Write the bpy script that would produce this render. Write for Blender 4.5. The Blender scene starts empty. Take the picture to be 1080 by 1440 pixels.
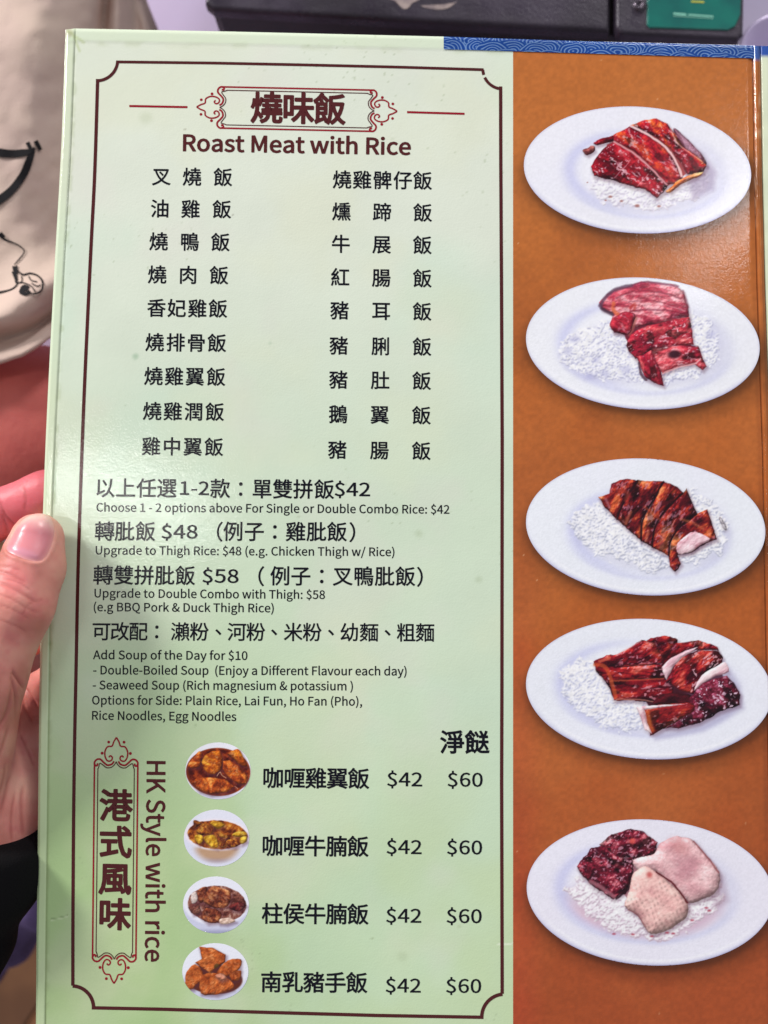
import bpy, bmesh, math, os
import numpy as np
from mathutils import Vector, Matrix, Euler

sc = bpy.context.scene
COL = sc.collection
RNG = np.random.default_rng(7)
U = 0.00024                      # metres per photo pixel at the page, roughly

# ------------------------------------------------------------------ camera
CAM_E = (0.047600557751585934, 0.0033113637396245434, 0.009457729102477346)
CAM_C = np.array([0.10230362, -0.16737065, 0.26409838])
FPX = 1100.0

def rotm(a, b, c):
    ca, sa, cb, sb, cc, s_ = math.cos(a), math.sin(a), math.cos(b), math.sin(b), math.cos(c), math.sin(c)
    return np.array([[1,0,0],[0,ca,-sa],[0,sa,ca]]) @ np.array([[cb,0,sb],[0,1,0],[-sb,0,cb]]) @ np.array([[cc,-s_,0],[s_,cc,0],[0,0,1]])
CAM_R = rotm(*CAM_E)

cd = bpy.data.cameras.new('camera')
cam = bpy.data.objects.new('camera', cd); COL.objects.link(cam)
cd.sensor_fit = 'VERTICAL'; cd.sensor_height = 36.0; cd.sensor_width = 36.0
cd.lens = FPX / 1440.0 * 36.0
cd.clip_start = 0.005; cd.clip_end = 50
cd.dof.use_dof = True; cd.dof.focus_distance = 0.262; cd.dof.aperture_fstop = 7.5
M4 = Matrix(CAM_R.tolist()).to_4x4(); M4.translation = Vector(CAM_C)
cam.matrix_world = M4
sc.camera = cam

# ------------------------------------------------------------------ light
w = bpy.data.worlds.new('World'); sc.world = w; w.use_nodes = True
bg = w.node_tree.nodes['Background']; bg.inputs[0].default_value = (0.93, 0.94, 1.0, 1); bg.inputs[1].default_value = 0.20
sc.view_settings.view_transform = 'Standard'; sc.view_settings.look = 'None'
sc.view_settings.exposure = 0.84; sc.view_settings.gamma = 1.0

def P(px, py, z=0.0):
    """photo pixel -> world point at height z over the page plane"""
    px = np.asarray(px, float); py = np.asarray(py, float); z = np.asarray(z, float)
    d = np.stack(np.broadcast_arrays((px-540)/FPX, -(py-720)/FPX, -np.ones_like(px)), -1) @ CAM_R.T
    t = (z - CAM_C[2]) / d[..., 2]
    return CAM_C + d * t[..., None]

def mirror_at(px, py, h):
    """where a ceiling lamp hangs (height h) whose reflection falls on the page at this pixel"""
    q = P(px, py); v = q - CAM_C; v = np.array([v[0], v[1], -v[2]])
    return q + v * (h / v[2])

def lamp(name, px, py, h, sx, sy, power, color, rot=0.0):
    ld = bpy.data.lights.new(name, 'AREA'); ld.shape = 'RECTANGLE'; ld.size = sx; ld.size_y = sy
    ld.energy = power; ld.color = color
    o = bpy.data.objects.new(name, ld); COL.objects.link(o)
    p = mirror_at(px, py, h); o.location = p
    d = Vector((0.1, -0.16, 0)) - Vector(p)
    o.rotation_euler = d.to_track_quat('-Z', 'Y').to_euler()
    o.rotation_euler.rotate_axis('Z', rot)
    return o
lamp('ceiling_lamp', 165, 705, 1.5, 0.05, 0.34, 1.1, (1.0, 0.97, 0.93))
lamp('ceiling_lamp', 1066, 262, 1.5, 0.05, 0.5, 1.2, (1.0, 0.98, 0.97))
lamp('ceiling_lamp', -1100, -500, 1.35, 0.7, 0.7, 70, (1.0, 0.975, 0.95))
lamp('ceiling_lamp', 1400, -1500, 1.6, 0.9, 0.6, 44, (1.0, 0.985, 0.98))

# ------------------------------------------------------------------ tools
def s2l(c):
    c = np.asarray(c, float)
    return np.where(c <= 0.04045, c/12.92, ((np.clip(c, 0, None)+0.055)/1.055)**2.4)
def rgb(r, g, b): return np.array([r, g, b], float)/255
def lin(r, g, b): return tuple(s2l(rgb(r, g, b))) + (1,)
def sstep(a, b, x):
    t = np.clip((x-a)/(b-a), 0, 1); return t*t*(3-2*t)

_tabs = {}
def vnoise(X, Y, scale, seed=0):
    if seed not in _tabs: _tabs[seed] = np.random.default_rng(1000+seed).random((256, 256))
    T = _tabs[seed]; x = X/scale; y = Y/scale
    xi = np.floor(x).astype(int); yi = np.floor(y).astype(int); fx = x-xi; fy = y-yi
    fx = fx*fx*(3-2*fx); fy = fy*fy*(3-2*fy)
    a = T[yi % 256, xi % 256]; b = T[yi % 256, (xi+1) % 256]; c = T[(yi+1) % 256, xi % 256]; d = T[(yi+1) % 256, (xi+1) % 256]
    return (a*(1-fx)+b*fx)*(1-fy)+(c*(1-fx)+d*fx)*fy
def fbm(X, Y, scale, seed=0, octs=4, gain=0.5):
    s = 0; a = 1; n = 0
    for k in range(octs):
        s = s+a*vnoise(X+37*k, Y+91*k, scale/2**k, seed+k); n += a; a *= gain
    return s/n
def rotc(X, Y, ang, sx=1, sy=1):
    c, s = math.cos(ang), math.sin(ang); return (X*c+Y*s)/sx, (-X*s+Y*c)/sy

def sd_poly(X, Y, pts):
    pts = np.asarray(pts, float); d = np.full(X.shape, 1e18); ins = np.zeros(X.shape, bool); n = len(pts)
    for i in range(n):
        ax, ay = pts[i]; bx, by = pts[(i+1) % n]; ex, ey = bx-ax, by-ay; wx, wy = X-ax, Y-ay
        t = np.clip((wx*ex+wy*ey)/(ex*ex+ey*ey+1e-12), 0, 1)
        d = np.minimum(d, (wx-ex*t)**2+(wy-ey*t)**2)
        if ay != by:
            c = ((ay <= Y) & (by > Y)) | ((by <= Y) & (ay > Y))
            ins ^= c & (X < ax+(Y-ay)/(by-ay)*ex)
    return np.where(ins, -1, 1)*np.sqrt(d)
def sd_line(X, Y, pts):
    d = np.full(X.shape, 1e18)
    for (ax, ay), (bx, by) in zip(pts[:-1], pts[1:]):
        ex, ey = bx-ax, by-ay; wx, wy = X-ax, Y-ay
        t = np.clip((wx*ex+wy*ey)/(ex*ex+ey*ey+1e-12), 0, 1); d = np.minimum(d, (wx-ex*t)**2+(wy-ey*t)**2)
    return np.sqrt(d)
def smooth_pts(pts, n=6, closed=False):
    pts = [np.array(p, float) for p in pts]; N = len(pts); out = []
    for i in range(N if closed else N-1):
        g = (lambda k: pts[k % N]) if closed else (lambda k: pts[min(max(k, 0), N-1)])
        p0, p1, p2, p3 = g(i-1), g(i), g(i+1), g(i+2)
        for k in range(n):
            t = k/n
            out.append(0.5*((2*p1)+(-p0+p2)*t+(2*p0-5*p1+4*p2-p3)*t*t+(-p0+3*p1-3*p2+p3)*t**3))
    if not closed: out.append(pts[-1])
    return np.array(out)
def mix(C, col, m): return C*(1-m[..., None])+np.asarray(col)*m[..., None]
def ramp(t, stops):
    """stops: list of (pos, rgb)"""
    xs = [s[0] for s in stops]; cs = np.array([s[1] for s in stops])
    return np.stack([np.interp(t, xs, cs[:, k]) for k in range(3)], -1)

# ------------------------------------------------------------------ materials
def mat(name, color=(0.5, 0.5, 0.5, 1), rough=0.5, attr=None, spec=0.5, metal=0.0, sss=0.0, sss_r=(0.004, 0.0015, 0.0008), bumps=(), mottling=None, coat=0.0, roughvar=None):
    m = bpy.data.materials.new(name); m.use_nodes = True; nt = m.node_tree; N = nt.nodes; L = nt.links
    b = N['Principled BSDF']; b.inputs['Roughness'].default_value = rough; b.inputs['Metallic'].default_value = metal
    b.inputs['Specular IOR Level'].default_value = spec; b.inputs['Coat Weight'].default_value = coat; b.inputs['Coat Roughness'].default_value = 0.12
    tc = N.new('ShaderNodeTexCoord')
    if attr:
        a = N.new('ShaderNodeAttribute'); a.attribute_name = attr; src = a.outputs['Color']
    else:
        r = N.new('ShaderNodeRGB'); r.outputs[0].default_value = color; src = r.outputs[0]
    if mottling:
        sc_, amt, dark, lightc = mottling
        n = N.new('ShaderNodeTexNoise'); n.inputs['Scale'].default_value = sc_; n.inputs['Detail'].default_value = 5
        cr = N.new('ShaderNodeValToRGB'); cr.color_ramp.elements[0].position = 0.35; cr.color_ramp.elements[1].position = 0.65
        cr.color_ramp.elements[0].color = dark; cr.color_ramp.elements[1].color = lightc
        L.new(tc.outputs['Object'], n.inputs['Vector']); L.new(n.outputs['Fac'], cr.inputs['Fac'])
        mx = N.new('ShaderNodeMix'); mx.data_type = 'RGBA'; mx.inputs['Factor'].default_value = amt
        L.new(src, mx.inputs['A']); L.new(cr.outputs['Color'], mx.inputs['B']); src = mx.outputs['Result']
    L.new(src, b.inputs['Base Color'])
    if roughvar:
        n = N.new('ShaderNodeTexNoise'); n.inputs['Scale'].default_value = roughvar[0]; n.inputs['Detail'].default_value = 4
        mr = N.new('ShaderNodeMapRange'); mr.inputs['From Min'].default_value = 0.3; mr.inputs['From Max'].default_value = 0.7
        mr.inputs['To Min'].default_value = roughvar[1]; mr.inputs['To Max'].default_value = roughvar[2]
        L.new(tc.outputs['Object'], n.inputs['Vector']); L.new(n.outputs['Fac'], mr.inputs['Value']); L.new(mr.outputs['Result'], b.inputs['Roughness'])
    if sss > 0:
        b.inputs['Subsurface Weight'].default_value = sss; b.inputs['Subsurface Radius'].default_value = (1.0, 0.35, 0.2); b.inputs['Subsurface Scale'].default_value = sss_r[0]
    prev = None
    for (kind, scl, dist, strength) in bumps:
        if kind == 'noise':
            n = N.new('ShaderNodeTexNoise'); n.inputs['Scale'].default_value = scl; n.inputs['Detail'].default_value = 3; h = n.outputs['Fac']
        else:
            n = N.new('ShaderNodeTexVoronoi'); n.inputs['Scale'].default_value = scl; h = n.outputs['Distance']
        L.new(tc.outputs['Object'], n.inputs['Vector'])
        bp = N.new('ShaderNodeBump'); bp.inputs['Strength'].default_value = strength; bp.inputs['Distance'].default_value = dist
        L.new(h, bp.inputs['Height'])
        if prev: L.new(prev, bp.inputs['Normal'])
        prev = bp.outputs['Normal']
    if prev: L.new(prev, b.inputs['Normal'])
    return m

PAGE_BUMPS = (('noise', 70, 0.0004, 0.16), ('noise', 420, 0.00010, 0.3), ('noise', 1500, 0.00007, 0.5))
M_page = mat('laminated_paper', attr='ink', rough=0.11, spec=0.38, bumps=PAGE_BUMPS)
M_ink_dark = mat('black_print', lin(14, 13, 26), rough=0.14, spec=0.26, bumps=PAGE_BUMPS)
M_ink_maroon = mat('maroon_print', lin(84, 34, 36), rough=0.14, spec=0.26, bumps=PAGE_BUMPS)
M_ink_brown = mat('dark_maroon_print', lin(80, 32, 34), rough=0.14, spec=0.26, bumps=PAGE_BUMPS)
M_ink_red = mat('red_print', lin(150, 22, 40), rough=0.14, spec=0.26, bumps=PAGE_BUMPS)
M_board = mat('greyboard', lin(205, 205, 180), rough=0.8, mottling=(300, 0.3, lin(150, 150, 125), lin(215, 215, 195)))

# ------------------------------------------------------------------ object helpers
def link(name, me, m=None, parent=None, smooth=False):
    o = bpy.data.objects.new(name, me); COL.objects.link(o)
    if m: me.materials.append(m)
    if parent: o.parent = parent
    if smooth: me.polygons.foreach_set('use_smooth', [True]*len(me.polygons))
    return o
def mesh_np(name, V, F, colors=None):
    """V (n,3), F (m,k) all faces with k corners"""
    V = np.asarray(V, np.float32); F = np.asarray(F, np.int32)
    me = bpy.data.meshes.new(name); me.vertices.add(len(V)); me.vertices.foreach_set('co', V.ravel())
    k = F.shape[1]; me.loops.add(F.size); me.loops.foreach_set('vertex_index', F.ravel())
    me.polygons.add(len(F)); me.polygons.foreach_set('loop_start', np.arange(0, F.size, k, dtype=np.int32))
    me.update(calc_edges=True)
    if colors is not None:
        ca = me.color_attributes.new('ink', 'FLOAT_COLOR', 'POINT')
        ca.data.foreach_set('color', np.concatenate([colors, np.ones((len(V), 1))], 1).astype(np.float32).ravel())
    return me
def empty(name, loc, label, cat, group=None):
    o = bpy.data.objects.new(name, None); COL.objects.link(o); o.location = loc; o.empty_display_size = 0.02
    o['label'] = label; o['category'] = cat
    if group: o['group'] = group
    return o
def under(root, o):
    o.parent = root
    r = root
    inv = Vector((0, 0, 0))
    while r: inv += Vector(r.location); r = r.parent
    o.location = Vector(o.location)-inv
    return o

# ------------------------------------------------------------------ the page surface
def crease_x(py):   # printed fold line at the right of the orange panel, photo pixels
    return np.interp(py, [0, 75, 250, 400, 640, 870, 1100, 1600], [1056, 1058, 1061, 1064.5, 1072.5, 1076.5, 1081, 1088])
def zpage(px, py):
    """gentle waviness of the held board, metres"""
    z = 0.00022*np.sin(px/155+0.6)*np.sin(py/240+0.3)+0.00012*np.sin(px/67+py/88)
    return z
def S(px, py, dz=0.0):
    return P(px, py, zpage(np.asarray(px, float), np.asarray(py, float))+dz)

MENU = empty('restaurant_menu', (0.1, -0.33, 0), 'laminated restaurant menu board with green text page and orange strip of plate pictures', 'menu')

def grid_faces(h, w_, keep=None):
    i = np.arange(h*w_).reshape(h, w_)
    F = np.stack([i[1:, :-1], i[1:, 1:], i[:-1, 1:], i[:-1, :-1]], -1)
    return F.reshape(-1, 4) if keep is None else F[keep]
def compact(V, C, F):
    used = np.unique(F); mp = np.zeros(len(V), np.int32); mp[used] = np.arange(len(used))
    return V[used], (None if C is None else C[used]), mp[F]

def raster(x0, y0, x1, y1, step):
    xs = np.arange(x0, x1+step*0.5, step); ys = np.arange(y0, y1+step*0.5, step)
    X, Y = np.meshgrid(xs, ys); return X, Y

# left outline of the board
LE = smooth_pts([(92.5, 40), (86.5, 200), (77.5, 361), (69, 520), (63, 650), (58, 800), (56, 940), (54.2, 1080), (53, 1200), (51.5, 1320), (50.5, 1440), (49, 1560)], 4)
def left_x(py): return np.interp(py, LE[:, 1], LE[:, 0])
def top_y(px): return np.interp(px, [90, 105, 330, 625, 820, 1020, 1200], [42, 40, 44.5, 51.5, 58, 63, 67])

# ---- green page
def page_colours(X, Y):
    C = np.zeros(X.shape+(3,))
    tv = (Y-60)/1380.0; tu = (X-90)/640.0
    top = rgb(224, 231, 215); C[:] = top  # pale top, greener foot: print tone with some light falloff painted in
    C = mix(C, rgb(210, 226, 202), sstep(0.15, 0.5, tv))
    C = mix(C, rgb(198, 219, 174), sstep(0.55, 0.95, tv)*0.9)
    C = mix(C, rgb(166, 196, 136), sstep(0.4, 0.95, tv)*sstep(0.85, 0.0, tu)*0.95)  # lower left: greener print plus shade painted into the colour
    n1 = fbm(X, Y, 210, 3); n2 = fbm(X, Y, 120, 9); n3 = fbm(X, Y, 60, 14)
    C = mix(C, rgb(205, 229, 208), sstep(0.48, 0.75, n1)*0.4)
    C = mix(C, rgb(228, 220, 214), sstep(0.5, 0.75, n2)*0.2)
    C = mix(C, rgb(226, 226, 190), sstep(0.52, 0.8, fbm(X, Y, 150, 31))*0.22)
    C = C*(0.985+0.03*n3)[..., None]
    # soft stains
    for (x, y, r, a, c) in [(191, 501, 7, .35, (120, 160, 125)), (205, 166, 15, .16, (150, 165, 125)), (589, 751, 10, .3, (165, 180, 145)), (673, 815, 8, .25, (160, 175, 140)),
                            (340, 1378, 13, .25, (150, 175, 130)), (566, 1345, 11, .22, (165, 180, 145)), (260, 182, 2.2, .5, (110, 100, 80)), (327, 303, 1.6, .6, (90, 80, 70)), (655, 971, 2, .5, (120, 120, 90)),
                            (452, 960, 2, .4, (120, 130, 100)), (420, 727, 3, .3, (130, 140, 110)), (523, 1320, 2.5, .35, (120, 130, 90)), (275, 1020, 3, .3, (130, 150, 110)), (646, 1303, 4, .25, (140, 150, 110)),
                            (380, 483, 4, .25, (150, 180, 150)), (176, 570, 3, .25, (150, 170, 140)), (70, 905, 6, .3, (120, 150, 90))]:
        d = np.hypot(X-x, (Y-y)*1.1)+4*(fbm(X, Y, 9, 5)-0.5)*min(1, r/6)
        C = mix(C, rgb(*c), sstep(r, r*0.2, d)*a)
    # hair-fine specks
    sp = sstep(0.93, 0.97, vnoise(X, Y, 3.2, 44))*sstep(0.6, 0.8, vnoise(X, Y, 120, 45))
    C = mix(C, rgb(150, 165, 130), sp*0.35)
    # grime where the turned-in edge meets the sheet
    rim = X-(left_x(Y)+14)
    gr = sstep(6, 1, np.abs(rim+1-3+3*fbm(X, Y, 9, 25)))*sstep(0.42, 0.7, fbm(X, Y, 14, 21))
    C = mix(C, rgb(150, 165, 120), gr*0.26)
    gt = sstep(8, 1, np.abs(Y-(top_y(X)+21)+4*fbm(X, Y, 9, 25)))*sstep(0.45, 0.7, fbm(X, Y, 24, 23))
    C = mix(C, rgb(190, 200, 165), gt*0.3)
    # rims: turned-in paper, a little yellower
    C = mix(C, rgb(214, 228, 190), sstep(1.0, -1.0, X-(left_x(Y)+12.5))*0.5)
    C = mix(C, rgb(216, 232, 200), sstep(1.0, -1.0, Y-(top_y(X)+17))*0.5)
    line = np.exp(-((X-(left_x(Y)+13.5))/1.0)**2)*(0.35+0.5*sstep(700, 1000, Y))
    C = mix(C, rgb(110, 125, 80), line*0.8)
    # worn pale corner and dents
    C = mix(C, rgb(160, 150, 120), sstep(9, 3, np.hypot(X-97, Y-46))*0.45)
    for cx_ in (sd_line(X, Y, [(104, 52), (112, 72)]), sd_line(X, Y, [(96, 44), (118, 60)])):
        C = mix(C, rgb(170, 185, 120), sstep(3, 0.5, cx_)*0.4)
    dent = sd_line(X, Y, [(72, 1294), (84, 1292), (95, 1289)])
    C = mix(C, rgb(215, 228, 190), sstep(1.6, 0.3, dent)*0.5); C = mix(C, rgb(110, 130, 90), sstep(1.4, 0.2, sd_line(X, Y+1.8, [(72, 1294), (84, 1292), (95, 1289)]))*0.45)
    dent = sd_line(X, Y, [(700, 1327), (716, 1328), (721, 1326)])
    C = mix(C, rgb(240, 246, 226), sstep(1.6, 0.3, dent)*0.7)
    return C

def edge_profile(X, Y):
    """height change at the board's turned-in rims, metres"""
    dl = (X-left_x(Y))*U; dt = (Y-top_y(X))*U
    z = np.zeros_like(X)
    e = np.minimum(dl, dt)
    z += -0.0007*sstep(0.0007, 0.0, e)                     # rounded outer edge
    z += 0.00018*sstep(0.0034, 0.0026, dl)                 # rim stands proud
    z += 0.00012*sstep(0.0046, 0.0040, dt)
    z += -0.00016*np.exp(-((dl-0.0033)/0.00022)**2)        # groove
    return z

T_BOARD = 0.0022
# page grid: columns run from the left outline to x=722
nu, nv = 280, 620
sy = np.linspace(0, 1, nv); su = np.linspace(0, 1, nu)**1.25
SU, SV = np.meshgrid(su, sy)
YY = 40+SV*1510
for _ in range(3):
    XX = left_x(YY)+SU*(721.5-left_x(YY))
    YY = top_y(XX)+SV*(1550-top_y(XX))
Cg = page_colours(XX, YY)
V = P(XX, YY, zpage(XX, YY)+edge_profile(XX, YY)).reshape(-1, 3)
F = grid_faces(nv, nu)
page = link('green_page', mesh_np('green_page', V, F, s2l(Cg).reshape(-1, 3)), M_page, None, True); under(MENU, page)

# ---- orange panel (with the soft printed shadows under the plates)
PL = [  # plate pictures: cx, cy, a, b
    (896.5, 239, 160, 89), (904, 483, 164.5, 92.5), (908, 741, 168.5, 96), (912.5, 969, 173, 98.5), (914, 1255, 173.5, 102.5)]
TH = math.radians(3.5)
def ell(X, Y, cx, cy, a, b, th=TH):
    x, y = rotc(X-cx, Y-cy, th); return (np.hypot(x/a, y/b)-1)*min(a, b)
def orange_colours(X, Y):
    C = np.zeros(X.shape+(3,)); t = (Y-70)/1370
    C[:] = rgb(190, 110, 52)
    C = mix(C, rgb(182, 96, 42), sstep(0.1, 0.5, t)); C = mix(C, rgb(166, 78, 40), sstep(0.5, 1.0, t))
    C = mix(C, rgb(184, 70, 46), sstep(780, 720, X)*sstep(0.3, 0.8, t)*0.5)
    C = mix(C, rgb(198, 120, 64), sstep(0.45, 0.75, fbm(X, Y, 190, 61))*0.35)
    C = mix(C, rgb(150, 78, 40), sstep(0.5, 0.75, fbm(X, Y, 140, 66))*0.3)
    g = fbm(X, Y, 5, 71, 2)
    C = C*(0.94+0.12*g)[..., None]
    for (cx, cy, a, b) in PL:
        d = ell(X-8, Y-13, cx, cy, a-6, b-4)
        C = C*(1-0.24*sstep(28, -8, d)*sstep(-0.9, 0.3, (Y-cy)/b))[..., None]
        d = ell(X-3, Y-5, cx, cy, a-1, b)
        C = C*(1-0.28*sstep(9, -3, d)*sstep(-1.0, 0.2, (Y-cy)/b))[..., None]
    for k in range(26):
        x, y = RNG.uniform(725, 1050), RNG.uniform(80, 1440)
        C = mix(C, rgb(235, 190, 150), sstep(1.6, 0.3, np.hypot(X-x, Y-y))*0.6)
    return C
nv2, nu2 = 760, 190
SU, SV = np.meshgrid(np.linspace(0, 1, nu2), np.linspace(0, 1, nv2))
YY = 72+SV*1478; 
for _ in range(3):
    XX = 721.5+SU*(crease_x(YY)-1-721.5)
    y0 = np.interp(XX, [720, 1060], [71, 81.5]); YY = y0+SV*(1550-y0)
V = P(XX, YY, zpage(XX, YY)-0.00035*sstep(8, 0, crease_x(YY)-XX)).reshape(-1, 3)
orange = link('orange_panel', mesh_np('orange_panel', V, grid_faces(nv2, nu2), s2l(orange_colours(XX, YY)).reshape(-1, 3)), M_page, None, True); under(MENU, orange)

# ---- blue wave paper strip along the top edge
def wave_colours(X, Y):
    C = np.zeros(X.shape+(3,)); C[:] = rgb(30, 82, 160)
    rr = np.random.default_rng(5)
    cs = [(x, y) for x in np.arange(606, 1110, 27) for y in (54, 68, 83, 97)]
    cs = [(x+(13 if y in (68, 97) else 0)+rr.normal(0, 7), y+rr.normal(0, 3)+(x-610)*0.02, rr.uniform(17, 28)) for x, y in cs]
    cs.sort(key=lambda c: c[1])
    for (x, y, r) in cs:
        d = np.hypot(X-x, (Y-y)*1.6)
        inside = sstep(r, r-0.8, d)
        ring = sstep(0.22, 0.02, np.abs((d/5.4+0.9*vnoise(X, Y, 11, 6)) % 1.0-0.5)-0.04)
        c = rgb(16, 64, 142)+ring[..., None]*(rgb(190, 212, 240)-rgb(28, 78, 158))*0.62
        c = c*(0.9+0.2*fbm(X, Y, 30, 12))[..., None]
        C = C*(1-inside[..., None])+c*inside[..., None]
    return C
xs = np.arange(624, 1062.1, 0.8); vs = np.linspace(0, 1, 40)
XX, VV = np.meshgrid(xs, vs); y0 = top_y(XX); y1 = np.interp(XX, [624, 720, 1060], [69.3, 72.0, 82])
YY = y0+VV*(y1-y0)
V = P(XX, YY, zpage(XX, YY)+edge_profile(np.full_like(XX, 500.), YY*0+200)+0.00022-0.0007*sstep(0.0007, 0, (YY-y0)*U)).reshape(-1, 3)
blue = link('blue_wave_strip', mesh_np('blue_wave_strip', V, grid_faces(len(vs), len(xs)), s2l(wave_colours(XX, YY)).reshape(-1, 3)), M_page, None, True); under(MENU, blue)

# ---- spine fold and the pale leaf beyond it
def strip_mesh(name, cols, colf, nv=260, m=M_page, y_top=lambda x: np.interp(x, [1050, 1200], [64, 68])):
    """cols: list of (offset px from crease, z m)"""
    ofs = np.array([c[0] for c in cols], float); zs = np.array([c[1] for c in cols], float)
    n = 40; tt = np.linspace(0, len(ofs)-1, n); O = np.interp(tt, np.arange(len(ofs)), ofs); Z = np.interp(tt, np.arange(len(ofs)), zs)
    Yv = np.linspace(0, 1, nv)
    OO, VV = np.meshgrid(O, Yv); ZZ = np.tile(Z, (nv, 1))
    YY = 66+VV*1480; XX = crease_x(YY)+OO; yt = y_top(XX); YY = yt+VV*(1550-yt); XX = crease_x(YY)+OO
    ZZ = ZZ+zpage(XX, YY)+0.00012*(fbm(XX, YY, 14, 81)-0.5)
    o = link(name, mesh_np(name, P(XX, YY, ZZ).reshape(-1, 3), grid_faces(nv, n), s2l(colf(XX, YY)).reshape(-1, 3)), m, None, True); under(MENU, o); return o
def spine_col(X, Y):
    C = orange_colours(X, Y)*0.92
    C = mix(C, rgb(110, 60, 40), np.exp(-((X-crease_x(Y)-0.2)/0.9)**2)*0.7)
    C = mix(C, rgb(60, 95, 165), sstep(86, 82, Y)*1.0)
    n = sstep(0.62, 0.75, fbm(X, Y*0.35, 6, 91))*sstep(86, 92, Y)
    C = mix(C, rgb(240, 225, 215), n*0.35*sstep(450, 200, Y))
    return C
def pale_col(X, Y):
    C = np.zeros(X.shape+(3,)); C[:] = rgb(206, 214, 188)
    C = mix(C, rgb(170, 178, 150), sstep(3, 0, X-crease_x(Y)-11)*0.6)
    C = mix(C, rgb(45, 80, 160), sstep(82, 80, Y)*1.0)
    return C*(0.95+0.08*fbm(X, Y, 20, 92))[..., None]
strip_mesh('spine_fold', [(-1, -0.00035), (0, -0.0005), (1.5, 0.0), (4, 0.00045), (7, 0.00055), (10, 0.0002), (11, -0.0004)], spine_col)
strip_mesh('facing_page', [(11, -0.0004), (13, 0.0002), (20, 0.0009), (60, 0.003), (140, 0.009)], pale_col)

# ---- grey board under the sheets, one thick slab with a rounded outline
bm = bmesh.new()
out = [(float(left_x(y))+0.8, float(y)) for y in np.linspace(43, 1550, 40)]
tops = [(x, float(top_y(x))+1) for x in np.linspace(1062, 96, 30)]
ring = out + [(float(crease_x(1550)), 1550.0)] + tops
vt = [bm.verts.new(P(x, y, -0.0012)) for x, y in ring]; vb = [bm.verts.new(P(x, y, -0.0012)*np.array([1, 1, 0])+np.array([0, 0, -T_BOARD-0.0006])) for x, y in ring]
bm.faces.new(vt); bm.faces.new(vb[::-1])
for i in range(len(ring)):
    j = (i+1) % len(ring); bm.faces.new((vt[j], vt[i], vb[i], vb[j]))
bmesh.ops.recalc_face_normals(bm, faces=bm.faces)
me = bpy.data.meshes.new('board_core'); bm.to_mesh(me); bm.free()
core = link('board_core', me, M_board); under(MENU, core)

# ------------------------------------------------------------------ printed lines and ribbons
def ribbon_arrays(pts, width, dz):
    pts = np.asarray(pts, float); n = len(pts)
    t = np.gradient(pts, axis=0); t /= np.linalg.norm(t, axis=1)[:, None]+1e-9
    nrm = np.stack([-t[:, 1], t[:, 0]], 1); wd = np.broadcast_to(np.asarray(width, float), (n,))[:, None]/2
    A = pts+nrm*wd; B = pts-nrm*wd
    V = np.concatenate([S(A[:, 0], A[:, 1], dz), S(B[:, 0], B[:, 1], dz)])
    F = [(i, i+1, n+i+1, n+i) for i in range(n-1)]
    return V, np.array(F)
def disc_arrays(x, y, r, dz, n=12):
    a = np.linspace(0, 2*np.pi, n, endpoint=False)
    X = np.concatenate([[x], x+r*np.cos(a)]); Y = np.concatenate([[y], y+r*np.sin(a)])
    F = [(0, 1+i, 1+(i+1) % n, 0) for i in range(n)]
    return S(X, Y, dz), np.array(F)
def join_arrays(parts):
    Vs, Fs, k = [], [], 0
    for V, F in parts: Vs.append(V); Fs.append(F+k); k += len(V)
    return np.concatenate(Vs), np.concatenate(Fs)
def printed(name, parts, m, label=None, parent=None):
    V, F = join_arrays(parts)
    me = bpy.data.meshes.new(name); me.from_pydata([tuple(v) for v in V], [], [tuple(dict.fromkeys(f)) for f in F.tolist()]); me.update()
    # face the reader
    if len(me.polygons):
        bm = bmesh.new(); bm.from_mesh(me)
        flip = [f for f in bm.faces if f.normal.z < 0]
        bmesh.ops.reverse_faces(bm, faces=flip); bm.to_mesh(me); bm.free()
    o = link(name, me, m); 
    under(parent or MENU, o)
    if label: o['label'] = label
    return o
DZ = 0.00005
def resample(pts, step):
    pts = np.asarray(pts, float); seg = np.linalg.norm(np.diff(pts, axis=0), axis=1); s = np.concatenate([[0], np.cumsum(seg)])
    n = max(2, int(s[-1]/step)+1); q = np.linspace(0, s[-1], n)
    return np.stack([np.interp(q, s, pts[:, 0]), np.interp(q, s, pts[:, 1])], 1)
def arc(cx, cy, r, a0, a1, n=12):
    a = np.radians(np.linspace(a0, a1, n)); return np.stack([cx+r*np.cos(a), cy+r*np.sin(a)], 1)

fr = []
left_pts = smooth_pts([(137.3, 111), (133.3, 240), (128.3, 340), (123.5, 440), (118.5, 550), (113.6, 680), (109.8, 800), (107.2, 930), (105, 1040), (103.4, 1160), (102.6, 1280), (102.4, 1386)], 6)
fr.append(ribbon_arrays(resample(left_pts, 8), 4.8, DZ))
fr.append(ribbon_arrays(resample([(164.5, 87), (300, 88.6), (420, 91), (560, 94.3), (680, 98)], 8), 4.0, DZ))
fr.append(ribbon_arrays(resample([(704, 121.5), (704.2, 220), (705.2, 400), (706.2, 620), (705.8, 960), (705.4, 1100), (706.2, 1397.5)], 8), 4.8, DZ))
fr.append(ribbon_arrays(resample([(129, 1417.2), (230, 1419.3), (380, 1423.8), (530, 1428), (680, 1430.6)], 8), 4.8, DZ))
fr.append(ribbon_arrays(arc(136, 84, 29.5, 2, 88, 16), 4.4, DZ*1.3))
fr.append(ribbon_arrays(arc(707, 97, 28, 178, 163, 5), 4.2, DZ*1.3)); fr.append(ribbon_arrays(arc(707, 97, 28, 155, 93, 12), 4.2, DZ*1.3))
fr.append(ribbon_arrays(arc(101, 1417, 30.5, -88, 0, 16), 5.0, DZ*1.3))
fr.append(ribbon_arrays(arc(709.5, 1430, 32, 182, 265, 16), 5.0, DZ*1.3))
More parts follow.
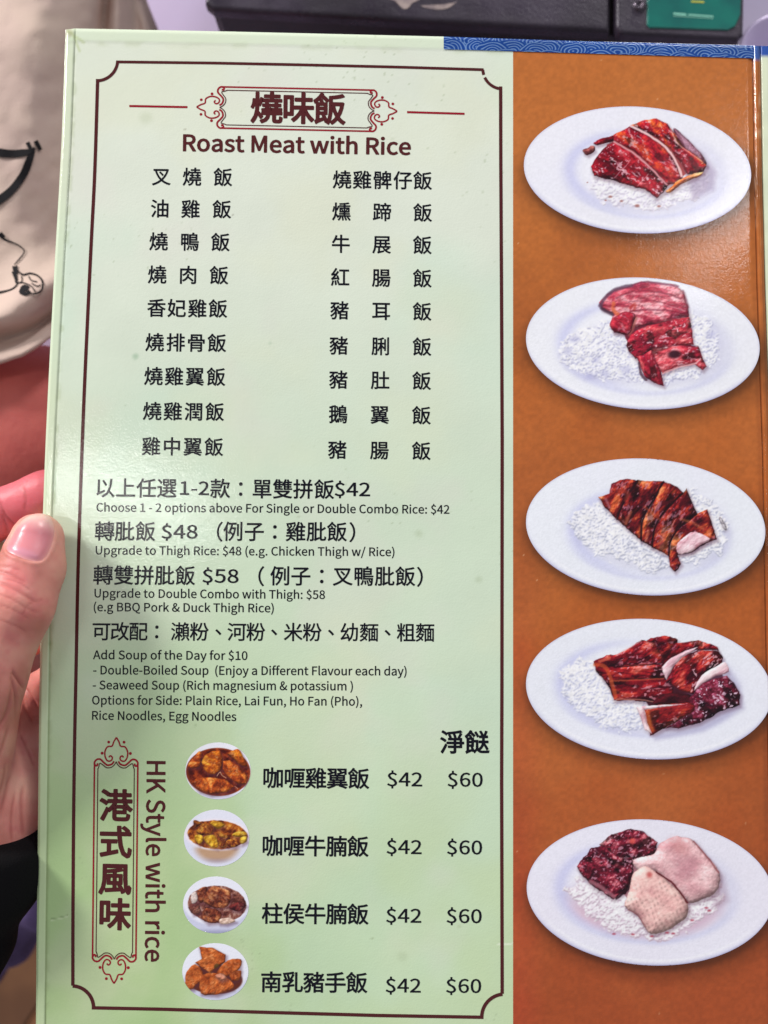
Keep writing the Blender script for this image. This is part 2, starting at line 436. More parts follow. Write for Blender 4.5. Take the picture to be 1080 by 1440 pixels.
printed('border_frame', fr, M_ink_brown)
for a, b in (((181.8, 149.0), (263.6, 150.6)), ((572.4, 157.6), (653.3, 160.0))):
    printed('heading_dash', [ribbon_arrays(resample([a, b], 8), 3.0, DZ)], M_ink_red)

# ornate scroll frames; local frame: u across (centre 0), v outward from the end, mirrored in u
def ornate(cx0, cy0, cx1, cy1, half, names):
    """axis runs from end point 0 to end point 1 (tips of the ornaments); half = half width of the outer lines"""
    a = np.array([cx0, cy0]); b = np.array([cx1, cy1]); L = np.linalg.norm(b-a); ax = (b-a)/L; nx = np.array([-ax[1], ax[0]])
    k = half/30.0
    parts = []; thin = []
    def T(pts, end, sgn):
        pts = np.asarray(pts, float)*k
        base, d = (a, ax) if end == 0 else (b, -ax)
        return base+pts[:, 1:2]*d+pts[:, 0:1]*nx*sgn
    for end in (0, 1):
        for s in (-1, 1):
            lobe = smooth_pts([(0, 0), (3.5, 6), (6, 12), (12, 13), (15.5, 19), (15.5, 26), (13, 31.5), (9.5, 33), (6, 31), (5.5, 27.5), (8, 25.5), (10.2, 27.5)], 6)
            wv = smooth_pts([(3, 33), (6, 37), (12, 38.5), (17, 35), (22, 30.5), (27, 31), (30, 35), (28.6, 39.2), (25.8, 38.6), (26, 36)], 6)
            inn = smooth_pts([(0, 33.5), (2.5, 38), (7, 41.5), (13, 42), (18, 38.5), (22.5, 36), (23.8, 40.5), (25.2, 44)], 6)
            parts.append(ribbon_arrays(T(lobe, end, s), 2.1, DZ)); parts.append(ribbon_arrays(T(wv, end, s), 2.5, DZ*1.2)); thin.append(ribbon_arrays(T(inn, end, s), 1.35, DZ*1.4))
            for (u, v, r) in ((10.6, 6.5, 2.0), (19.5, 22, 2.1)):
                p = T([(u, v)], end, s)[0]; parts.append(disc_arrays(p[0], p[1], r*max(k, 0.9), DZ))
    for s in (-1, 1):
        p0 = a+ax*37*k+nx*s*30*k; p1 = b-ax*37*k+nx*s*30*k; parts.append(ribbon_arrays(resample([p0, p1], 8), 2.3, DZ))
        p0 = a+ax*43*k+nx*s*25.2*k; p1 = b-ax*43*k+nx*s*25.2*k; thin.append(ribbon_arrays(resample([p0, p1], 8), 1.35, DZ))
    return parts, thin
pA, tA = ornate(276.5, 150.3, 558.5, 156.4, 29.0, None)
printed('scroll_frame', pA, M_ink_red, 'red scroll frame round the top heading'); printed('scroll_frame_inner_line', tA, M_ink_brown)
pA, tA = ornate(163.7, 1037, 160.2, 1383, 30.5, None)
printed('scroll_frame', pA, M_ink_red, 'red scroll frame round the upright heading'); printed('scroll_frame_inner_line', tA, M_ink_brown)

# ------------------------------------------------------------------ lettering
try:
    FONT = bpy.data.fonts.load(os.path.join(bpy.utils.system_resource('DATAFILES'), 'fonts', 'Noto Sans CJK Regular.woff2'))
except Exception:
    FONT = None                      # the built-in font falls back to the same glyphs
_g = {}
def glyph(s, off=0.0):
    """filled letter shapes, made heavier by a rounded band laid round their outline"""
    key = (s, off)
    if key in _g: return _g[key]
    c = bpy.data.curves.new('t', 'FONT'); c.body = s; c.resolution_u = 3
    cjk = ord(s[0]) > 0x2E80
    if FONT and not cjk: c.font = FONT
    o = bpy.data.objects.new('t', c); COL.objects.link(o)
    bpy.context.view_layer.update()
    me = bpy.data.meshes.new_from_object(o.evaluated_get(bpy.context.evaluated_depsgraph_get()))
    V = np.zeros(len(me.vertices)*3); me.vertices.foreach_get('co', V); V = V.reshape(-1, 3)[:, :2]*(FSC if cjk else 1.0)*(2.8 if FONT and not cjk else 1.0)
    F = [tuple(p.vertices) for p in me.polygons]
    bpy.data.objects.remove(o); bpy.data.curves.remove(c); bpy.data.meshes.remove(me)
    if off > 0:
        # merge doubled corners, then collect the outline edges with the ink on their left
        q = np.round(V, 5); _, inv = np.unique(q, axis=0, return_inverse=True); inv = inv.ravel()
        first = {}
        for i, g in enumerate(inv): first.setdefault(int(g), i)
        rm = [first[int(g)] for g in inv]
        E = {}
        for f in F:
            f = [rm[i] for i in f]; f = [f[i] for i in range(len(f)) if f[i] != f[i-1]]
            if len(f) < 3: continue
            ar = sum(V[f[i-1]][0]*V[f[i]][1]-V[f[i]][0]*V[f[i-1]][1] for i in range(len(f)))
            if abs(ar) < 1e-12: continue
            if ar < 0: f = f[::-1]
            for i in range(len(f)): E[(f[i-1], f[i])] = E.get((f[i-1], f[i]), 0)+1
        B = [e for e in E if (e[1], e[0]) not in E]
        nxt = {}
        for a_, b_ in B: nxt.setdefault(a_, []).append(b_)
        newV = list(map(tuple, V)); 
        def nrm(a_, b_):
            d = V[b_]-V[a_]; L = math.hypot(*d)+1e-12; return (d[1]/L, -d[0]/L)
        for a_, b_ in B:
            n = nrm(a_, b_); k = len(newV)
            newV += [(V[a_][0]+n[0]*off, V[a_][1]+n[1]*off), (V[b_][0]+n[0]*off, V[b_][1]+n[1]*off)]
            F.append((a_, k, k+1, b_))
            for c_ in nxt.get(b_, [])[:1]:
                n2 = nrm(b_, c_); cr = n[0]*n2[1]-n[1]*n2[0]
                if cr > 1e-3:
                    a0 = math.atan2(n[1], n[0]); a1 = a0+math.atan2(cr, n[0]*n2[0]+n[1]*n2[1]); m_ = 1+int((a1-a0)/0.5); prev = k+1
                    for t in range(1, m_+1):
                        an_ = a0+(a1-a0)*t/m_; newV.append((V[b_][0]+math.cos(an_)*off, V[b_][1]+math.sin(an_)*off)); F.append((b_, prev, len(newV)-1)); prev = len(newV)-1
        V = np.array(newV)
    _g[key] = (V, F); return _g[key]
FSC = 1.0
_t = glyph('國國')[0][:, 0]; _t1 = glyph('國')[0][:, 0]; FSC = 1.0/((_t.max()-_t.min())-(_t1.max()-_t1.min())); _g.clear()
_r = glyph('國'); EM_C = (_r[0].min(0)+_r[0].max(0))/2
_r2 = glyph('國國'); EM = (_r2[0][:, 0].max()-_r2[0][:, 0].min())-(_r[0][:, 0].max()-_r[0][:, 0].min())
_h = glyph('H')[0]; CAP = _h[:, 1].max()-_h[:, 1].min(); BASE = _h[:, 1].min()

class Line:
    def __init__(s): s.V = []; s.F = []; s.k = 0
    def add(s, Vpx, F):
        """vertices in photo pixels (already laid out), put on the page"""
        s.V.append(S(Vpx[:, 0], Vpx[:, 1], DZ)); s.F += [tuple(i+s.k for i in f) for f in F]; s.k += len(Vpx); return s
    def cjk(s, text, cx, cy, em, slope=0.018, off=0.0, shear=None):
        """one glyph per centre"""
        if np.isscalar(cy): cy = [cy+slope*(x-cx[0]) for x in cx]
        for ch, x, y in zip(text, cx, cy):
            V, F = glyph(ch, off); v = (V-(EM_C if ch not in '：、（）' else (V.min(0)+V.max(0))/2))/EM*em
            lean = shear if shear is not None else -0.028+0.00005*(x-100)   # columns fan out towards the reader
            s.add(np.stack([x+v[:, 0]-v[:, 1]*-0+(-v[:, 1])*lean, y-v[:, 1]+slope*v[:, 0]], 1), F)
        return s
    def latin(s, text, x0, y0, x1, y1, cap, off=0.0):
        V, F = glyph(text, off); xa, xb = V[:, 0].min(), V[:, 0].max(); d = np.array([x1-x0, y1-y0]); L = np.linalg.norm(d); d = d/L; n = np.array([d[1], -d[0]])
        u = (V[:, 0]-xa)/(xb-xa)*L; v = (V[:, 1]-BASE)/CAP*cap
        s.add(np.array([x0, y0])+u[:, None]*d+v[:, None]*n, F); return s
    def out(s, name, m, label=None):
        V = np.concatenate(s.V); me = bpy.data.meshes.new(name); me.from_pydata([tuple(v) for v in V], [], s.F); me.update()
        nz = np.zeros(len(me.polygons)*3); me.polygons.foreach_get('normal', nz)
        if nz.reshape(-1, 3)[:, 2].mean() < 0: me.flip_normals()
        o = link(name, me, m); under(MENU, o)
        if label: o['label'] = label
        return o

B0, B1 = 0.015, 0.022      # stroke weights
Line().cjk('燒味飯', [375, 419.5, 463.5], 152.3, 46, 0.021, 0.03).out('heading', M_ink_maroon, 'three large maroon Chinese characters in the scroll frame')
Line().latin('Roast Meat with Rice', 257, 212, 577.8, 217.5, 22.6, 0.026).out('heading', M_ink_maroon, 'maroon English heading under the scroll frame')
Lf = [('叉燒飯', [227, 270, 313.5], 248.6), ('油雞飯', [225, 268, 312], 293.8), ('燒鴨飯', [223, 266.6, 310], 340), ('燒肉飯', [221, 264.5, 308], 386.6),
      ('香妃雞飯', [220, 248.5, 277.5, 306.5], 433.5), ('燒排骨飯', [217.5, 247, 276, 305], 481.8), ('燒雞翼飯', [215.8, 244.8, 274, 303.8], 529.4), ('燒雞潤飯', [214, 243, 272.5, 302], 578.6), ('雞中翼飯', [212.5, 241.8, 271, 300.8], 628)]
for t, xs_, y in Lf: Line().cjk(t, xs_, y, 27.2, 0.012, B0).out('dish_name', M_ink_dark)
Rt = [('燒雞髀仔飯', [481, 509.3, 538, 566.3, 594.4], 253), ('燻蹄飯', [480, 537.2, 594.4], 298), ('牛展飯', [479.3, 536.7, 594], 343.5), ('紅腸飯', [478.3, 536.2, 594], 390.4),
      ('豬耳飯', [477.6, 536, 593.6], 437), ('豬脷飯', [476.5, 535.2, 593.5], 486.5), ('豬肚飯', [476, 534.7, 593], 534.4), ('鵝翼飯', [475.5, 534, 592.7], 583), ('豬腸飯', [474.5, 533.5, 592.5], 633)]
for t, xs_, y in Rt: Line().cjk(t, xs_, y, 27.2, 0.014, B0).out('dish_name', M_ink_dark)

L = Line(); L.cjk('以上任選', [147.5, 176.7, 206, 234.5], 686.5, 29, 0.006, 0.014); L.latin('1-2', 253, 695.5, 294, 696, 18.5, 0.014); L.cjk('款：單雙拼飯', [309.6, 338.5, 368.5, 397.5, 426.3, 456], 687.5, 29, 0.008, 0.014)
L.latin('$42', 470.5, 697.2, 520.5, 697.6, 18.5, 0.014); L.out('combo_line', M_ink_dark)
def eng(t, x0, y0, x1, y1, cap=11.8): Line().latin(t, x0, y0, x1, y1, cap, 0.013).out('small_print', M_ink_dark)
eng('Choose 1 - 2 options above For Single or Double Combo Rice: $42', 135.5, 719.3, 632, 722.3)
L = Line(); L.cjk('轉肶飯', [147, 175.3, 204.5], 747.5, 29, 0.005, 0.014); L.latin('$48', 227, 757, 278, 757, 18.5, 0.014); L.cjk('（例子：雞肶飯）', [309, 328, 357.5, 386.5, 415.8, 445, 474, 495.5], 747.8, 29, 0.003, 0.014); L.out('combo_line', M_ink_dark)
eng('Upgrade to Thigh Rice: $48 (e.g. Chicken Thigh w/ Rice)', 134.5, 779.6, 554.7, 782)
L = Line(); L.cjk('轉雙拼肶飯', [145, 174, 202.7, 231.5, 260.5], 809.3, 29, 0.005, 0.014); L.latin('$58', 284.5, 819, 335.5, 819.5, 18.5, 0.014); L.cjk('（例子：叉鴨肶飯）', [367.3, 394, 423, 452.5, 482, 511.3, 541, 570, 590.5], 810.3, 29, 0.004, 0.014); L.out('combo_line', M_ink_dark)
eng('Upgrade to Double Combo with Thigh: $58', 132.8, 840, 457, 842.2)
eng('(e.g BBQ Pork & Duck Thigh Rice)', 131.7, 859.3, 385, 861)
Line().cjk('可改配：瀨粉、河粉、米粉、幼麵、粗麵', [142.5, 168.3, 194.4, 220.5, 253.6, 280.2, 307, 333, 359.6, 385.5, 412.3, 439, 465.5, 491.4, 519, 545, 571, 597.8], 888.3, 27.6, 0.004, 0.012).out('combo_line', M_ink_dark)
eng('Add Soup of the Day for $10', 130.8, 926.8, 348, 928, 12)
eng('- Double-Boiled Soup  (Enjoy a Different Flavour each day)', 131, 948.2, 571.8, 949.8, 12)
eng('- Seaweed Soup (Rich magnesium & potassium )', 130.3, 969.2, 496.3, 970.8, 12)
eng('Options for Side: Plain Rice, Lai Fun, Ho Fan (Pho),', 129.4, 990.6, 509.2, 992.3, 12)
eng('Rice Noodles, Egg Noodles', 129.4, 1012, 332.3, 1013.8, 12)
Line().cjk('淨餸', [636, 670.7], 1044.3, 35, 0.01, 0.022).out('column_heading', M_ink_dark)
for t, y, x0 in (('咖喱雞翼飯', 1094.5, 384), ('咖喱牛腩飯', 1190, 383), ('柱侯牛腩飯', 1285.3, 383), ('南乳豬手飯', 1381.6, 381.3)):
    Line().cjk(t, [x0+30.1*k for k in range(5)], y, 31, 0.008, 0.018).out('dish_name', M_ink_dark)
for y, x0 in ((1105.2, 544.3), (1200.4, 543.5), (1297, 542.9), (1395.2, 542.2)):
    Line().latin('$42', x0, y, x0+49.5, y+0.5, 19, 0.012).out('price', M_ink_dark)
    Line().latin('$60', x0+85, y+0.6, x0+134.5, y+1.0, 19, 0.012).out('price', M_ink_dark)
L = Line()
for ch, x, y in (('港', 163, 1133.5), ('式', 162.3, 1185), ('風', 161.6, 1236.5), ('味', 161.2, 1286.5)): L.cjk(ch, [x], y, 47, 0.02, 0.03, -0.02)
L.out('heading', M_ink_brown, 'four maroon Chinese characters stacked in the upright frame')
Line().latin('HK Style with rice', 206.8, 1070, 204, 1352.5, 25.5, 0.018).out('heading', M_ink_brown, 'maroon English words turned sideways beside the upright frame')

# ------------------------------------------------------------------ printed pictures of food
def shadow(C, X, Y, pts, dx, dy, soft, amt, col=(90, 80, 110)):
    d = sd_poly(X-dx, Y-dy, pts); return mix(C, rgb(*col), sstep(soft, -soft*0.5, d)*amt)
def piece(C, X, Y, pts, stops, ang=0.0, scale=14, aniso=2.2, seed=0, spec=0.0, speccol=(250, 215, 225), wob=2.0, edge=0.35, shade=0.45, contrast=1.0, specsc=3.0, sh=0.45, gloss=0.5, rnd=9.0, lumpy=1.0):
    """one printed piece of food: uneven outline, a rounded studio-lit relief, broken colour and wet glints"""
    C = shadow(C, X, Y, pts, 1.5, 3.0, 4.5, sh*0.8, (80, 40, 60))
    Xd = X+wob*1.6*(fbm(X, Y, 8, seed+50, 3)-0.5); Yd = Y+wob*1.6*(fbm(X, Y, 8, seed+57, 3)-0.5)
    if len(pts) < 8: pts = smooth_pts(pts, 3, True)
    d = sd_poly(Xd, Yd, pts); m = sstep(0.6, -0.6, d)
    U_, V_ = rotc(X, Y, ang, aniso, 1)
    st = X[0, 1]-X[0, 0]
    # relief: pillow from the distance field plus lumps, then light from the upper left
    z = rnd*np.sqrt(np.clip(-d/rnd, 0, 1)*(2-np.clip(-d/rnd, 0, 1)))*0.55
    z = z+lumpy*(3.9*fbm(U_+5*fbm(X, Y, 14, seed+3), V_+5*fbm(X, Y, 14, seed+4), 9, seed+71, 4, 0.55)+0.7*fbm(X, Y, 3.0, seed+77, 2))
    gy, gx = np.gradient(z, st); nl = 1/np.sqrt(1+gx*gx+gy*gy)
    dif = np.clip((gx*0.38+gy*0.62+0.68)*nl, -0.2, 1.3)
    n = fbm(U_+8*fbm(X, Y, 18, seed+3), V_+8*fbm(X, Y, 18, seed+4), scale, seed, 5, 0.6)
    n = np.clip(0.5+(n-0.5)*2.7*contrast+0.35*lumpy*(fbm(U_*0.7, V_, 3.6, seed+15, 2)-0.5), 0, 1)
    t = np.clip(n*0.75+0.25*np.clip((dif-0.3)*1.5, 0, 1), 0, 1)
    c = ramp(t, stops)
    c = c*(1-shade+shade*np.clip(dif*1.55, 0.0, 1.6))[..., None]
    c = c*(1-0.14*lumpy+0.28*lumpy*fbm(U_, V_, 2.6, seed+11, 2))[..., None]
    if edge: c = c*(1-edge*0.5*sstep(-3.5, 0.5, d)*sstep(0.35, 0.6, fbm(X, Y, 14, seed+61)))[..., None]
    if spec:
        hv = np.clip(nl*(gx*0.30+gy*0.52+0.80), 0, 1)
        g_ = sstep(0.972, 0.998, hv)*sstep(0.46, 0.62, fbm(X, Y, 12, seed+29, 3))*sstep(0.42, 0.6, fbm(X, Y, specsc, seed+33, 2))
        w1 = vnoise(U_*1.5+4*fbm(X, Y, 6, seed+23), V_+4*fbm(X, Y, 6, seed+24), specsc*0.9, seed+21)
        sp = sstep(0.74, 0.92, w1)*sstep(0.47, 0.62, fbm(X, Y, 13, seed+27, 3))
        ch = sstep(0.56, 0.7, fbm(U_, V_, 10, seed+41, 3)); c = c*(1-0.5*ch*(spec > 0.4))[..., None]      # charred patches
        sp = np.clip(sp+0.8*sstep(0.60, 0.80, vnoise(U_*0.9+5*fbm(X, Y, 5, seed+43), V_+5*fbm(X, Y, 5, seed+44), 2.2, seed+45))*sstep(0.50, 0.60, fbm(U_, V_, 9, seed+46, 3)), 0, 1)
        c = mix(c, rgb(*speccol), np.clip((g_*0.9+sp*0.85)*spec*1.1, 0, 1)*sstep(0, -2.5, d))
    C = C*(1-m[..., None])+np.clip(c, 0, 1)*m[..., None]
    return C, m
def stroke(C, X, Y, pts, wd, col, a=1.0, soft=0.8, wob=1.0, seed=0):
    Xd = X+wob*(fbm(X, Y, 8, seed+70)-0.5)*2; Yd = Y+wob*(fbm(X, Y, 8, seed+77)-0.5)*2
    return mix(C, rgb(*col), sstep(wd/2+soft, wd/2-soft, sd_line(Xd, Yd, smooth_pts(pts, 5)))*a)
def blob(C, X, Y, x, y, r, col, a=1.0, soft=0.5, asp=1.0, ang=0.0):
    u, v = rotc(X-x, Y-y, ang); return mix(C, rgb(*col), sstep(r*(1+soft), r*(1-soft), np.hypot(u, v*asp))*a)
def rice(C, X, Y, pts, n=1200, seed=0, base=(236, 234, 248), dark=(206, 204, 226), light=(253, 252, 255), soft=5, warm=0.0):
    """a heap of separate grains: a height map of grains, lit like the studio picture"""
    rr = np.random.default_rng(seed); pts = np.asarray(pts, float)
    Xd = X+9*(fbm(X, Y, 11, seed+5)-0.5)*2; Yd = Y+9*(fbm(X, Y, 11, seed+6)-0.5)*2
    d = sd_poly(Xd, Yd, pts); lo, hi = pts.min(0)-4, pts.max(0)+4
    C = shadow(C, X, Y, pts, 2, 4, 7, 0.22, (175, 172, 210))
    st = X[0, 1]-X[0, 0]; x0, y0 = X[0, 0], Y[0, 0]; Z = np.zeros(X.shape); K = np.ones(X.shape)
    mound = 6*np.sqrt(np.clip(-d/22, 0, 1))+5*fbm(X, Y, 16, seed+2, 3)
    for k in range(int(n*1.7)):
        gx, gy = rr.uniform(lo[0], hi[0]), rr.uniform(lo[1], hi[1]); an = rr.normal(0.2, 0.8); hh = rr.uniform(0.2, 2.4); kk = rr.uniform(0.93, 1.03); sz = rr.uniform(0.8, 1.1)
        ic, jc = int((gy-y0)/st), int((gx-x0)/st)
        if not (6 <= ic < X.shape[0]-7 and 6 <= jc < X.shape[1]-7): continue
        if d[ic, jc] > rr.uniform(-3, 1.5): continue
        sl = (slice(ic-5, ic+6), slice(jc-5, jc+6)); u, v = rotc(X[sl]-gx, Y[sl]-gy, an); q = 1-(u/(3.5*sz))**2-(v/(1.35*sz))**2
        h = np.where(q > 0, hh+1.3*np.sqrt(np.clip(q, 0, 1)), 0); up_ = h > Z[sl]; Z[sl] = np.where(up_, h, Z[sl]); K[sl] = np.where(up_, kk, K[sl])
    fill = sstep(0, -5, d)*0.15; m = np.clip(np.maximum(sstep(0.1, 0.6, Z), sstep(1, -3, d)), 0, 1)
    T = Z+mound; gy_, gx_ = np.gradient(T, st); nl = 1/np.sqrt(1+(gx_*0.7)**2+(gy_*0.7)**2); dif = (gx_*0.2+gy_*0.36+0.86)*nl
    low = sstep(1.5, 0.1, Z); f = fbm(X, Y, 15, seed+12, 3)
    c = ramp(np.clip((dif-0.30)*1.25+0.55*(f-0.5)-0.22*low+0.08, 0, 1), [(0, rgb(*dark)*0.9), (0.2, rgb(*dark)*1.01), (0.48, rgb(*base)), (0.75, rgb(*light))])*K[..., None]
    def soft3(A):
        B = A.copy(); B[1:-1, 1:-1] = 0.28*A[1:-1, 1:-1]+0.18*(A[2:, 1:-1]+A[:-2, 1:-1]+A[1:-1, 2:]+A[1:-1, :-2]); return B
    c = soft3(c); m = soft3(m)
    return C*(1-m[..., None])+np.clip(c, 0, 1)*m[..., None], m
def plate_base(X, Y, e, well, tint=(231, 229, 246)):
    tint = tuple(t+0.5*(252-t) for t in tint); cx, cy, a, b = e; C = np.zeros(X.shape+(3,)); C[:] = rgb(*tint)
    d = ell(X, Y, *e)
    C = mix(C, rgb(240, 240, 252), sstep(0.2, 0.9, fbm(X, Y, 70, int(cx) % 17))*0.6)
    x, y = rotc(X-cx, Y-cy, TH)
    # well of the plate: cooler crescent on the left, bright lip elsewhere
    wx, wy, wa, wb = well; dw = ell(X, Y, wx, wy, wa, wb)
    lf = sstep(0.25, -0.9, (X-wx)/wa)
    C = mix(C, rgb(196, 198, 240), np.exp(-((dw+5)/6.0)**2)*lf*0.6)
    C = mix(C, rgb(246, 246, 254), sstep(-6, -22, dw)*0.55)
    C = mix(C, rgb(205, 207, 240), np.exp(-((dw-1)/4)**2)*sstep(0.0, 0.8, (Y-wy)/wb)*0.45)
    C = mix(C, rgb(204, 204, 232), np.exp(-((dw+3)/7)**2)*sstep(0.2, 1.0, (X-wx)/wa)*0.4)
    # outer lip, thick and shaded below
    low = sstep(0.1, 0.9, y/b)
    C = mix(C, rgb(206, 206, 232), sstep(-5.5, -1, d)*low*0.75)
    C = mix(C, rgb(250, 250, 255), np.exp(-((d+7)/1.6)**2)*low*0.6)
    C = mix(C, rgb(176, 170, 205), sstep(-2.2, 0, d)*(0.25+0.55*low))
    C = mix(C, rgb(215, 213, 235), sstep(-2.5, 0, d)*sstep(0, -0.9, y/b)*0.5)
    C = C*(0.985+0.03*vnoise(X, Y, 2.5, 3))[..., None]
    return C
def cc(ox, oy, k=3.0): return lambda pts: [(ox+x/k, oy+y/k) for x, y in pts]

def emit_picture(name, label, X, Y, C, shape_fn, subs, dz=DZ):
    """split one painted sheet into the plate print and the prints of the food on it"""
    h, w_ = X.shape
    q = lambda A: 0.25*(A[1:, :-1]+A[1:, 1:]+A[:-1, 1:]+A[:-1, :-1])
    d = shape_fn(X, Y)
    # snap the outer ring of vertices on to the outline so that the edge is smooth
    gy, gx = np.gradient(d, Y[1, 0]-Y[0, 0]); g2 = gx*gx+gy*gy+1e-6; st = X[0, 1]-X[0, 0]
    near = (d > 0) & (d < st*1.45)
    Xs = np.where(near, X-gx*d/g2, X); Ys = np.where(near, Y-gy*d/g2, Y)
    inside = (d < st*1.45)
    keep = inside[1:, :-1] & inside[1:, 1:] & inside[:-1, 1:] & inside[:-1, :-1]
    V = S(Xs, Ys, dz).reshape(-1, 3); CL = s2l(np.clip(C, 0, 1)).reshape(-1, 3)
    own = np.zeros(keep.shape, int)
    for k, (n_, lab_, m) in enumerate(subs): own[q(m) > 0.5] = k+1
    root = None
    for k in range(len(subs)+1):
        kk = keep & (own == k)
        if not kk.any(): continue
        F = grid_faces(h, w_, kk); v, c, f = compact(V, CL, F)
        nm = name if k == 0 else subs[k-1][0]
        o = link(nm, mesh_np(nm, v, f, c), M_page)
        if k == 0: root = o; under(MENU, o); o['label'] = label
        else:
            o.parent = root
            o.location = (0, 0, 0); o.matrix_parent_inverse = Matrix.Identity(4)
            if subs[k-1][1]: o['label'] = subs[k-1][1]
    return root

D_, R_, B_, O_, H_ = rgb(62, 4, 20), rgb(134, 12, 32), rgb(186, 28, 46), rgb(232, 92, 44), rgb(240, 150, 110)
STEP = 1.0
def frame_of(e): return raster(e[0]-e[2]-4, e[1]-e[3]-6, e[0]+e[2]+4, e[1]+e[3]+6, STEP)

# --- plate 1: roast meat in three strips
e = PL[0]; X, Y = frame_of(e); c = cc(720, 130); C = plate_base(X, Y, e, (905, 242, 113, 62))
C, mr = rice(C, X, Y, c([(330, 350), (350, 280), (420, 230), (780, 270), (835, 330), (830, 400), (760, 455), (650, 490), (540, 490), (400, 465), (335, 410)]), 900, 11, (246, 241, 252), (226, 219, 236))
C = mix(C, rgb(180, 70, 70), sstep(1, -1, sd_poly(X, Y, c([(400, 220), (520, 160), (640, 150), (790, 300), (700, 370), (610, 420), (400, 340)]))))
C = shadow(C, X, Y, c([(700, 180), (800, 260), (850, 330), (840, 400), (760, 440)]), 2, 2, 8, 0.5, (150, 130, 165))
mm = []
C, m = piece(C, X, Y, c([(682, 150), (720, 178), (795, 255), (822, 305), (790, 290), (730, 240), (690, 190)]), [(0, rgb(60, 20, 40)), (0.6, rgb(120, 60, 80)), (1, rgb(190, 150, 170))], 0.8, 10, 3, 3, wob=1); mm.append(m)
C, m = piece(C, X, Y, c([(300, 240), (345, 226), (350, 246), (320, 264), (305, 256)]), [(0, rgb(90, 30, 40)), (1, rgb(190, 110, 100))], 0, 6, 1, 5); mm.append(m)
C, m = piece(C, X, Y, c([(345, 212), (380, 192), (430, 182), (450, 200), (400, 214), (360, 222)]), [(0, D_), (0.6, R_), (1, rgb(200, 70, 70))], 0, 6, 1, 8); mm.append(m)
st1 = [(0, D_), (0.35, R_), (0.6, B_), (0.85, rgb(205, 60, 45)), (1, O_)]
C, m = piece(C, X, Y, c([(500, 138), (560, 116), (610, 110), (655, 132), (690, 180), (730, 235), (800, 285), (822, 312), (808, 338), (740, 348), (712, 300), (670, 240), (600, 185)]), [(0, D_), (0.3, R_), (0.5, B_), (0.72, O_), (1, rgb(240, 140, 80))], 0.75, 13, 2, 13, 0.8); mm.append(m)
C, m = piece(C, X, Y, c([(425, 180), (500, 142), (575, 182), (645, 232), (695, 300), (718, 360), (690, 385), (650, 390), (590, 315), (520, 250), (430, 205)]), st1, 0.75, 13, 2, 17, 0.7); mm.append(m)
C, m = piece(C, X, Y, c([(365, 262), (400, 228), (440, 212), (520, 262), (590, 325), (655, 392), (640, 425), (610, 446), (560, 410), (500, 396), (440, 376), (345, 352), (332, 312)]), [(0, D_), (0.4, R_), (0.62, B_), (0.85, rgb(205, 70, 80)), (1, rgb(235, 150, 160))], 0.6, 13, 2, 23, 0.9); mm.append(m)
C, m = piece(C, X, Y, c([(648, 416), (700, 372), (740, 350), (806, 336), (780, 358), (715, 385), (670, 420)]), [(0, rgb(170, 60, 30)), (0.5, rgb(225, 120, 50)), (1, rgb(250, 190, 130))], -0.5, 8, 2, 27, 0.4); mm.append(m)
C = stroke(C, X, Y, c([(430, 208), (520, 262), (590, 325), (652, 388)]), 2.6, (238, 170, 175), 0.85)
C = stroke(C, X, Y, c([(500, 142), (570, 176), (645, 230), (695, 298), (716, 352)]), 3.2, (250, 215, 215), 0.9)
C = stroke(C, X, Y, c([(668, 150), (700, 215), (760, 262), (800, 290)]), 1.5, (245, 190, 180), 0.7)
C = stroke(C, X, Y, c([(500, 285), (470, 320), (430, 362)]), 1.0, (240, 170, 180), 0.7); C = stroke(C, X, Y, c([(575, 345), (530, 395)]), 0.9, (245, 190, 190), 0.7)
for x, y, r in ((528, 478, 3.2), (415, 440, 2.6), (462, 458, 2.2), (620, 480, 2.4), (395, 455, 1.6), (318, 380, 1.2)):
    xx, yy = c([(x, y)])[0]; C = blob(C, X, Y, xx, yy, r, (150, 80, 70), 0.75, 0.7, 1.6)
emit_picture('plate_picture', 'topmost plate picture with crisp red meat in strips on rice', X, Y, C, lambda a, b: ell(a, b, *PL[0]), [('printed_rice', None, mr)]+[('printed_meat', None, m) for m in mm])

# --- plate 2: barbecued pork
e = PL[1]; X, Y = frame_of(e); c = cc(720, 370); C = plate_base(X, Y, e, (905, 486, 122, 66), (233, 235, 247))
C, mr = rice(C, X, Y, c([(195, 380), (240, 300), (330, 260), (430, 240), (520, 300), (740, 200), (850, 250), (880, 330), (870, 410), (800, 470), (640, 510), (540, 495), (400, 490), (300, 480), (220, 430)]), 1700, 21, (240, 240, 251), (208, 208, 234))
for x, y, r in ((265, 320, 7), (235, 370, 6), (330, 475, 7), (390, 465, 6), (840, 300, 7), (355, 410, 5), (480, 450, 7)):
    xx, yy = c([(x, y)])[0]; C = blob(C, X, Y, xx, yy, r, (176, 176, 218), 0.45, 0.8, 1.4)
under_ = [(440, 200), (690, 130), (745, 300), (770, 400), (650, 450), (560, 440), (480, 320)]; C = mix(C, rgb(120, 30, 50), sstep(1, -1, sd_poly(X, Y, c(under_))))
mm = []
PINK = [(0, rgb(112, 22, 50)), (0.35, rgb(172, 44, 70)), (0.62, rgb(208, 92, 108)), (0.8, rgb(232, 150, 160)), (1, rgb(245, 190, 195))]
RED = [(0, rgb(85, 10, 35)), (0.35, rgb(150, 24, 48)), (0.65, rgb(186, 44, 62)), (0.9, rgb(215, 90, 95)), (1, rgb(240, 160, 160))]
